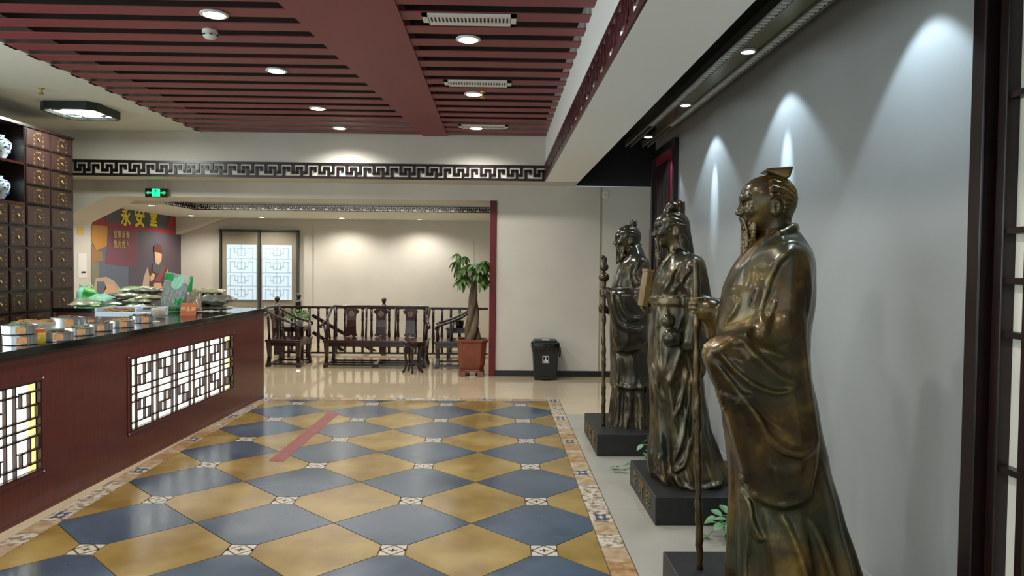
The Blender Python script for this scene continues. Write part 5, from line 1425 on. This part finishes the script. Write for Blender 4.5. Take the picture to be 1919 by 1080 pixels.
# ---------------------------------------------------------------- nearest statue: bald elder with cap, great hanging sleeve, staff
A = Fig('bronze_statue', 3.12, 1.15, .185, 'golden brown bronze statue of a bald elder, nearest, with a huge hanging sleeve', 'bronze1', .0075, (-.55, .36, -.40, .42, .18, 1.86))
P, P2, B = A.P, A.P2, A.B
B.loft(A.rows([(428, 1424, 1488, .065), (436, 1424, 1497, .085), (450, 1413, 1504, .12), (470, 1399, 1512, .175), (485, 1389, 1515, .195), (500, 1379, 1518, .205), (540, 1361, 1519, .215), (580, 1352, 1516, .21), (620, 1348, 1511, .205),
    (660, 1350, 1508, .205), (700, 1353, 1512, .205), (760, 1357, 1524, .21), (820, 1364, 1535, .215), (880, 1371, 1548, .225), (950, 1371, 1566, .24), (1020, 1370, 1586, .255), (1080, 1369, 1606, .27), (1122, 1366, 1622, .285)]),
    .02, 2.25, foldfn(.19, .80, .014, 9, 4))
# collar
B.tube([P(1488, 428, .0), P(1484, 430, .06), P(1462, 441, .088), P(1434, 464, .078), P(1406, 494, .05), P(1380, 530, .02)], [.022, .024, .022, .018, .016, .014], .012, 'u')
B.tube([P(1488, 428, .0), P(1484, 430, -.06), P(1460, 440, -.085), P(1430, 462, -.075), P(1402, 492, -.05)], [.022, .024, .022, .018, .016], .012)
# near arm with its sleeve
sv = .20
sh, el, wr = P(1476, 490, .16), P(1472, 620, .20), P(1352, 652, .20)
B.tube([sh, el], [.088, .072], .05); B.tube([el, wr], [.066, .046], .05)
bag = [P2(*q, sv) for q in ((1322, 648), (1345, 634), (1376, 622), (1425, 606), (1470, 585), (1502, 600), (1512, 690), (1524, 760), (1531, 815), (1527, 870), (1516, 928), (1492, 948), (1455, 951), (1424, 938), (1404, 922), (1390, 885), (1377, 840), (1362, 780), (1347, 725), (1332, 690), (1320, 664))]
B.slab(bag, sv, .052, .030, .025, .045)
B.ell(P(1322, 642, .20), (.032, .026, .020), .012, 's')
# far arm reaching to the staff, short drooping sleeve
STX = lambda z: Vector((1.15-(.963-(z-.19)*.030), 3.12-3.33, z))
hc = STX(1.425)
B.tube([P(1465, 495, -.17), P(1425, 600, -.24), P(1365, 602, -.22)], [.085, .085, .080], .04)
B.tube([P(1365, 600, -.22), (hc.x-.05, hc.y, hc.z-.02)], [.078, .062], .03)
B.slab([P2(*q, -.21) for q in ((1322, 566), (1352, 564), (1390, 590), (1388, 660), (1352, 646), (1326, 634))], -.21, .055, .04, .03)
A.fist(B, hc, (hc.x-.11, hc.y-.005, hc.z-.01), .017, 1.0)
# drapery folds drawn on the near side
R_ = lambda pts, a, sg, v=.16: B.ridge([P2(x, y, sv+.05) for x, y in pts], a, sg, v)
for pts, a, sg in (
    ([(1332, 660), (1352, 648), (1382, 634), (1412, 668), (1450, 702), (1490, 717)], .022, .016),
    ([(1345, 660), (1372, 692), (1405, 718), (1450, 733), (1486, 722)], .014, .010),
    ([(1392, 622), (1405, 640), (1440, 660), (1470, 668)], .012, .013),
    ([(1324, 668), (1360, 708), (1400, 762), (1428, 812), (1465, 840), (1505, 844), (1530, 828)], .028, .018),
    ([(1350, 680), (1382, 730), (1420, 772), (1455, 800)], -.012, .012),
    ([(1324, 672), (1346, 740), (1368, 830), (1384, 890), (1400, 918)], .026, .016),
    ([(1400, 922), (1428, 938), (1462, 946), (1505, 934)], .016, .014),
    ([(1358, 740), (1380, 752), (1396, 746)], .012, .012), ([(1372, 770), (1384, 740), (1404, 742)], .010, .010),
    ([(1506, 640), (1512, 700), (1522, 780)], .012, .014), ([(1440, 870), (1470, 880), (1500, 860)], .006, .02)):
    R_(pts, a, sg)
R2 = lambda pts, a, sg, v=.06: B.ridge([P2(x, y, .17) for x, y in pts], a, sg, v)
for pts, a, sg in (
    ([(1474, 466), (1448, 486), (1430, 530), (1420, 575), (1412, 618)], .020, .014),
    ([(1432, 492), (1422, 520), (1418, 548)], .012, .010), ([(1444, 482), (1438, 505), (1424, 530)], .010, .010),
    ([(1424, 500), (1418, 545), (1411, 575)], -.014, .009),
    ([(1430, 465), (1400, 505), (1376, 550), (1360, 600)], .010, .014),
    ([(1390, 560), (1380, 590), (1366, 618)], .012, .012), ([(1440, 560), (1430, 590), (1410, 622)], .014, .012),
    ([(1352, 630), (1378, 622), (1396, 612)], .012, .010), ([(1360, 645), (1376, 632), (1388, 628)], .012, .008),
    ([(1500, 480), (1510, 540), (1504, 600)], .008, .014), ([(1462, 455), (1480, 450), (1496, 456)], .008, .010),
    ([(1378, 890), (1384, 960), (1378, 1080), (1376, 1120)], .022, .014), ([(1398, 925), (1412, 985), (1428, 1014)], .022, .013),
    ([(1408, 935), (1402, 1020), (1398, 1118)], .018, .012), ([(1456, 955), (1480, 1020), (1506, 1115)], .018, .014),
    ([(1430, 950), (1440, 1030), (1450, 1118)], .012, .014), ([(1500, 955), (1530, 1020), (1562, 1118)], .020, .016), ([(1532, 850), (1556, 960), (1590, 1100)], .012, .018)):
    R2(pts, a, sg)
A.out('robed_body', B)
A.head(P(1444, 374), 1.0, -.17, 0)
A.beard(
    [(((.106-abs(v)*.7, v, -.110), (.119-abs(v)*.9, v*.9, -.19), (.114-abs(v)*1.1, v*.5, -.285+abs(v)*1.5)), .0105, .0042) for v in (-.050, -.042, -.034, -.026, -.018, -.009, 0, .009, .018, .026, .034, .042, .050)],
    [(.122, .006, -.079), (.110, .030, -.098), (.100, .040, -.14), (.098, .040, -.20)])
F_ = Fld(-.11, .08, -.06, .06, .06, .17, .0034)
F_.slab([(.040, .118), (.020, .130), (-.085, .138), (-.072, .092), (-.05, .085), (.0, .105)], 0, .050, .008, .01)
A.out('flat_cap', F_, None, A.HM)
gnarled(A, 'staff', [STX(.186), STX(1.0), STX(1.64)], .0158, 'bronze_staff', 3)
# shoe tip on the plinth
F_ = Fld(.16, .34, -.05, .14, .17, .27, .005); F_.ell((.22, .03, .205), (.085, .042, .032), .01); F_.ell((.215, .03, .192), (.092, .048, .012), .006)
A.out('shoe', F_, 'bronze_gold')

# ---------------------------------------------------------------- middle statue: long hair, book in hand, gourd at the belt
A = Fig('bronze_statue', 4.83, 1.22, .18, 'bronze statue of a long-haired bearded man holding a book, gourd at belt', 'bronze2', .0085, (-.52, .34, -.40, .42, .17, 1.86))
P, P2, B = A.P, A.P2, A.B
B.loft(A.rows([(462, 1252, 1288, .06), (470, 1256, 1296, .09), (485, 1247, 1306, .15), (505, 1235, 1316, .20), (530, 1224, 1320, .205), (553, 1220, 1318, .195), (563, 1219, 1314, .190), (578, 1221, 1312, .192),
    (620, 1218, 1314, .20), (680, 1216, 1313, .205), (740, 1221, 1318, .21), (800, 1222, 1327, .225), (850, 1217, 1345, .25), (885, 1219, 1360, .28), (905, 1228, 1366, .30), (922, 1236, 1369, .305)]),
    .02, 2.25, foldfn(.18, 1.0, .014, 10, 8))
B.tube([P(1284, 466, .0), P(1280, 466, .05), P(1264, 474, .08), P(1246, 495, .07), P(1232, 525, .04)], [.02, .02, .018, .016, .014], .012)
B.tube([P(1284, 466, .0), P(1280, 466, -.05), P(1264, 474, -.08), P(1246, 495, -.07)], [.02, .02, .018, .016], .012)
# belt
zb_ = P(1260, 563)[2]; row = A.rows([(563, 1219, 1315, .193)])[0]
def beltfn(U, V, Z):
    rad = np.sqrt(((U-row[1])/(row[2]+.006))**2+(V/(row[3]+.006))**2); return np.maximum((rad-1)*row[2]-.004, np.abs(Z-zb_)-.026)
B.put((row[1]-.3, -.3, zb_-.03), (row[1]+.3, .3, zb_+.03), beltfn, .006)
# near arm and sleeve
B.tube([P(1300, 500, .17), P(1312, 572, .23), P(1295, 640, .24)], [.078, .075, .07], .035)
B.slab([P2(*q, .21) for q in ((1285, 560), (1325, 560), (1330, 640), (1322, 700), (1300, 715), (1290, 640))], .21, .05, .045, .03)
# far arm lifting the book
hb = P(1219, 578, -.12)
B.tube([P(1285, 500, -.17), P(1262, 580, -.25), P(1228, 588, -.15)], [.078, .07, .05], .035)
B.slab([P2(*q, -.17) for q in ((1218, 575), (1255, 560), (1268, 600), (1250, 660), (1226, 640))], -.17, .045, .04, .03)
for i in range(4):
    B.tube([(hb[0]-.02, hb[1]-.03+i*.02, hb[2]-.02), (hb[0]+.035, hb[1]-.03+i*.02, hb[2]-.022), (hb[0]+.06, hb[1]-.03+i*.02, hb[2]+.005)], [.011, .010, .008], .006)
B.tube([(hb[0]-.015, hb[1]+.045, hb[2]-.01), (hb[0]+.02, hb[1]+.055, hb[2]+.02), (hb[0]+.03, hb[1]+.05, hb[2]+.045)], [.012, .010, .008], .006)
B.tube([(hb[0]-.02, hb[1], hb[2]-.02), P(1235, 588, -.15)], [.036, .035], .02)
R2 = lambda pts, a, sg, v=.05: B.ridge([P2(x, y, .16) for x, y in pts], a, sg, v)
for pts, a, sg in (
    ([(1262, 478), (1246, 500), (1232, 530), (1226, 552)], .012, .011), ([(1280, 486), (1258, 512), (1244, 550)], .012, .018),
    ([(1290, 500), (1276, 520), (1258, 552)], .014, .016), ([(1270, 505), (1264, 525), (1268, 550)], -.010, .014),
    ([(1284, 495), (1272, 520), (1282, 545)], .012, .014), ([(1296, 520), (1288, 545), (1300, 590), (1310, 640)], .014, .018),
    ([(1312, 490), (1322, 530), (1322, 570)], .008, .016),
    ([(1240, 590), (1230, 640), (1236, 700), (1228, 760)], .012, .014), ([(1225, 600), (1222, 660), (1232, 720), (1246, 755)], .012, .012),
    ([(1250, 650), (1244, 700), (1256, 760), (1250, 820)], .010, .014), ([(1275, 650), (1262, 690), (1250, 720)], .014, .015),
    ([(1284, 690), (1276, 740), (1260, 780)], .024, .012), ([(1290, 700), (1284, 770), (1272, 820), (1256, 862)], .026, .012), ([(1298, 680), (1296, 740), (1292, 810), (1276, 860), (1254, 880)], .030, .012),
    ([(1308, 660), (1312, 740), (1308, 830), (1298, 870)], .014, .016), ([(1236, 850), (1228, 885), (1250, 905)], .012, .014),
    ([(1252, 880), (1270, 900), (1310, 905), (1345, 895)], .028, .013), ([(1258, 895), (1285, 915), (1330, 918)], .012, .012), ([(1316, 770), (1330, 840), (1352, 905)], .014, .02), ([(1234, 770), (1236, 830), (1226, 870)], .010, .014)):
    R2(pts, a, sg)
# ribbon knot and sash in front
B.tube([P(1236, 572, .10), P(1232, 610, .12), P(1236, 660, .12), P(1230, 720, .12), P(1246, 756, .11)], [.016, .014, .016, .014, .012], .008)
A.out('robed_body', B)
A.head(P(1262, 424), .98, -.12, 0, hair=1, st=.004, lines=False, hl=.055)
A.beard([(((.106-abs(v)*.6, v, -.112), (.117-abs(v)*.7, v*.9, -.19), (.100-abs(v)*.9, v*.35, -.285+abs(v)*1.5)), .0105, .0045) for v in (-.036, -.027, -.018, -.009, 0, .009, .018, .027, .036)],
        [(.122, .006, -.079), (.110, .030, -.098), (.102, .040, -.14), (.100, .040, -.20)], st=.004)
F_ = Fld(-.12, .10, -.07, .07, .05, .19, .004)
F_.tube([(.05, 0, .095), (.01, 0, .132), (-.04, 0, .122)], [.022, .036, .034], .02, 'u', 1.2); F_.tube([(-.045, 0, .075), (-.048, 0, .155)], [.034, .030], .012, 'u', 1.2); F_.ell((-.05, 0, .168), (.022, .026, .014), .006, 's')
F_.cap((.04, -.05, .098), (.04, .05, .098), .007, .007, .006)
A.out('hair_knot', F_, None, A.HM)
gd = P(1252, 602, .22); gd2 = P(1260, 634, .235)
F_ = Fld(gd2[0]-.09, gd2[0]+.10, .13, .33, gd2[2]-.09, gd[2]+.10, .004)
F_.ell(gd, (.047, .046, .046), .02); F_.ell(gd2, (.066, .062, .064), .024); F_.tube([(gd[0], gd[1], gd[2]+.035), (gd[0]+.008, gd[1]-.02, gd[2]+.09)], [.012, .007], .01)
A.out('gourd', F_, 'bronze2')
q0 = P(1199, 505-0, -.12)
bk = MB(); a_, b_ = P(1212, 504, -.12), P(1210, 578, -.12)
top_, bot_ = Vector(P(1216, 505, -.12)), Vector(P(1205, 574, -.12)); ax = (top_-bot_).normalized(); fw = Vector((ax.z, 0, -ax.x))
def bkbox(l0, l1, f0, f1, v0, v1):
    lo = [bot_+ax*l0*(top_-bot_).length+fw*f0+Vector((0, v, 0)) for v in (v0, v1)]; hi = [bot_+ax*l1*(top_-bot_).length+fw*f0+Vector((0, v, 0)) for v in (v0, v1)]
    g = lambda p, f: (-(p.x+fw.x*f), -p.y, p.z+fw.z*f-A.zb)
    return [g(lo[0], 0), g(hi[0], 0), g(hi[1], 0), g(lo[1], 0)], [g(lo[0], f1-f0), g(hi[0], f1-f0), g(hi[1], f1-f0), g(lo[1], f1-f0)]
bk.prism(*bkbox(0, 1, -.022, .022, -.085, .085))
o = bk.build('book', 'bronze_gold', None, bev=.004); o.parent = A.root
for a_, b_ in ((.46, .52), (.93, 1.0)):
    o2 = MB().prism(*bkbox(a_, b_, -.026, .026, -.09, .09)).build('book_band', 'bronze_gold', None); o2.parent = o

# ---------------------------------------------------------------- far statue: hair bun, full beard, staff topped by gourds
A = Fig('bronze_statue', 6.46, 1.21, .19, 'dark bronze statue with hair bun, the farthest, holding a gourd-topped staff', 'bronze3', .0105, (-.40, .46, -.40, .42, .18, 1.86))
P, P2, B = A.P, A.P2, A.B
B.loft(A.rows([(458, 1174, 1198, .06), (466, 1177, 1203, .10), (478, 1172, 1208, .16), (490, 1165, 1213, .19), (502, 1158, 1216, .205), (520, 1151, 1218, .21), (545, 1146, 1217, .205), (580, 1144, 1217, .20), (640, 1144, 1220, .205), (700, 1146, 1223, .215), (722, 1146, 1225, .225), (727, 1150, 1222, .205),
    (765, 1146, 1226, .215), (788, 1142, 1231, .24), (800, 1140, 1235, .255), (810, 1139, 1237, .26)]), .02, 2.2, foldfn(.19, .8, .014, 9, 12))
B.tube([P(1199, 460, 0), P(1196, 461, .05), P(1187, 472, .08), P(1173, 489, .07), P(1160, 508, .04), P(1149, 540, .03)], [.02, .02, .018, .016, .014, .014], .012)
B.tube([P(1199, 460, 0), P(1196, 461, -.05), P(1187, 472, -.08), P(1173, 489, -.07)], [.02, .02, .018, .016], .012)
SG = lambda z: Vector((1.21-(.952-(z-.19)*.012), 6.46-6.33, z))
hc = SG(P(1132, 549, .13)[2])
B.tube([P(1202, 498, .17), P(1206, 560, .22), P(1160, 556, .17)], [.08, .075, .055], .035); B.tube([P(1160, 556, .17), (hc.x-.06, hc.y, hc.z)], [.055, .042], .02)
B.slab([P2(*q, .19) for q in ((1137, 541), (1160, 543), (1190, 545), (1212, 540), (1216, 590), (1213, 640), (1196, 655), (1176, 660), (1158, 657), (1152, 640), (1149, 600), (1141, 570))], .19, .06, .05, .02, .03)
A.fist(B, hc, (hc.x-.12, hc.y+.01, hc.z), .018, 1.0, .007)
fh = P(1127, 580, -.16); B.tube([P(1190, 505, -.17), P(1185, 575, -.24), P(1150, 584, -.18)], [.075, .065, .045], .03); B.tube([P(1150, 584, -.18), (fh[0]-.04, fh[1], fh[2])], [.045, .035], .02)
A.fist(B, (fh[0]+.0, fh[1], fh[2]), (fh[0]-.1, fh[1], fh[2]), .006, .95, .007)
R2 = lambda pts, a, sg, v=.1: B.ridge([P2(x, y, .22) for x, y in pts], a, sg, v)
for pts, a, sg in (
    ([(1145, 545), (1150, 585), (1165, 610), (1195, 618), (1212, 610)], .034, .018), ([(1156, 548), (1164, 580), (1184, 596), (1208, 592)], .026, .015), ([(1140, 550), (1149, 600), (1153, 645)], .014, .02),
    ([(1152, 652), (1175, 660), (1200, 652)], .012, .018), ([(1168, 480), (1154, 515), (1149, 540)], .010, .018), ([(1178, 480), (1164, 515), (1158, 540)], .012, .018), ([(1196, 490), (1186, 515), (1192, 540)], .014, .02), ([(1206, 490), (1214, 520), (1214, 545)], .012, .02),
    ([(1185, 515), (1196, 530), (1205, 528)], .010, .016),
    ([(1156, 660), (1160, 700), (1158, 722)], .012, .018), ([(1186, 665), (1192, 700), (1190, 724)], .012, .018), ([(1146, 722), (1180, 727), (1224, 722)], .012, .012),
    ([(1160, 735), (1162, 770), (1158, 806)], .014, .016), ([(1178, 735), (1180, 770), (1172, 806)], .014, .018), ([(1196, 735), (1206, 780), (1212, 806)], .012, .018), ([(1150, 740), (1148, 780), (1142, 800)], .012, .016)):
    R2(pts, a, sg)
A.out('robed_body', B)
A.head(P(1179, 444), .97, -.10, .03, st=.0048, lines=False, hl=.05)
A.beard([(((.104-abs(v)*.9, v, -.100), (.112-abs(v)*.9, v*1.1, -.165), (.112-abs(v)*.8, v*.8, -.245+abs(v)*.6)), .015, .008) for v in (-.056, -.045, -.034, -.023, -.011, 0, .011, .023, .034, .045, .056)],
        [(.120, .006, -.079), (.106, .032, -.102), (.09, .05, -.14)], st=.0048, core=([(.065, 0, -.10), (.080, 0, -.20)], [.038, .026]), lo=-.29)
F_ = Fld(-.13, .05, -.07, .07, .04, .18, .0048)
F_.ell((-.045, 0, .125), (.036, .036, .034), .012); F_.cap((-.04, 0, .085), (-.042, 0, .10), .034, .03, .012)
F_.F -= (.0025*np.sin(F_.a[2].reshape(1, 1, -1)*260+F_.a[0].reshape(-1, 1, 1)*160)).astype(np.float32)
A.out('hair_bun', F_, None, A.HM)
gnarled(A, 'staff', [SG(.191), SG(.9), SG(1.52)], .017, 'bronze_staff', 6)
s0, s1, s2 = SG(P(1134, 520, .13)[2]), SG(P(1134, 501, .13)[2]), SG(P(1132, 484, .13)[2])
F_ = Fld(s0.x-.09, s0.x+.09, s0.y-.08, s0.y+.08, s0.z-.07, s2.z+.06, .005)
F_.ell(s0, (.047, .047, .044), .016); F_.ell(s1, (.040, .040, .038), .016); F_.tube([s1, (s2.x-.006, s2.y, s2.z-.01), (s2.x+.012, s2.y, s2.z+.012)], [.022, .019, .018], .012)
o = A.out('gourd_finial', F_)
# trailing plants on the floor between the plinths
def vine(loc, n, R, seed, label, trails, hgt):
    r = empty('trailing_plant', loc, label, 'plant')
    addl(MB().lathe([(.05, 0), (.07, .09), (.078, .10), (.065, .10), (.06, .085), (.01, .09)], Z_, 18), 'pot', 'black_plastic', r, smooth=True)
    rnd = random.Random(seed); me = leaf_mesh(.078, .048, .3, .12); me.materials.append(M['leaf_vine']); mb = MB()
    for k in range(n):
        a = rnd.uniform(0, 2*PI); rr = R*rnd.uniform(.25, 1); z = .10+hgt*rnd.uniform(.1, 1)*(1-.4*rr/R); p = (rr*math.cos(a), rr*math.sin(a), z)
        put_leaf(me, r, p, a+rnd.uniform(-.7, .7), rnd.uniform(-.5, .6), rnd.uniform(.7, 1.15), rnd.uniform(-.5, .5))
        mb.tube([(0, 0, .09), (rr*.6*math.cos(a), rr*.6*math.sin(a), z*.9+.03), p], .002, 4)
    for tr_ in trails:
        pts = [(0, 0, .10)]+[(x, y, z) for x, y, z in tr_]; mb.tube(pts, .0025, 5)
        for q in range(1, len(pts)): 
            for w_ in (-1, 1): put_leaf(me, r, pts[q], rnd.uniform(0, 6.28), rnd.uniform(.0, .8), rnd.uniform(.5, .8))
    addl(mb, 'vine_stems', 'stem', r)
vine((1.33, 5.62, 0), 34, .17, 5, 'green trailing pothos on the floor behind the middle plinth', [[(-.12, -.03, .12), (-.22, -.05, .05), (-.32, -.08, .02), (-.42, -.06, .02)], [(-.14, .02, .10), (-.27, .05, .03), (-.37, .02, .02)]], .22)
vine((1.40, 4.14, 0), 26, .13, 8, 'green trailing plant on the floor between the nearest plinth and the middle plinth', [[(-.09, .02, .09), (-.15, .03, .02)]], .06)
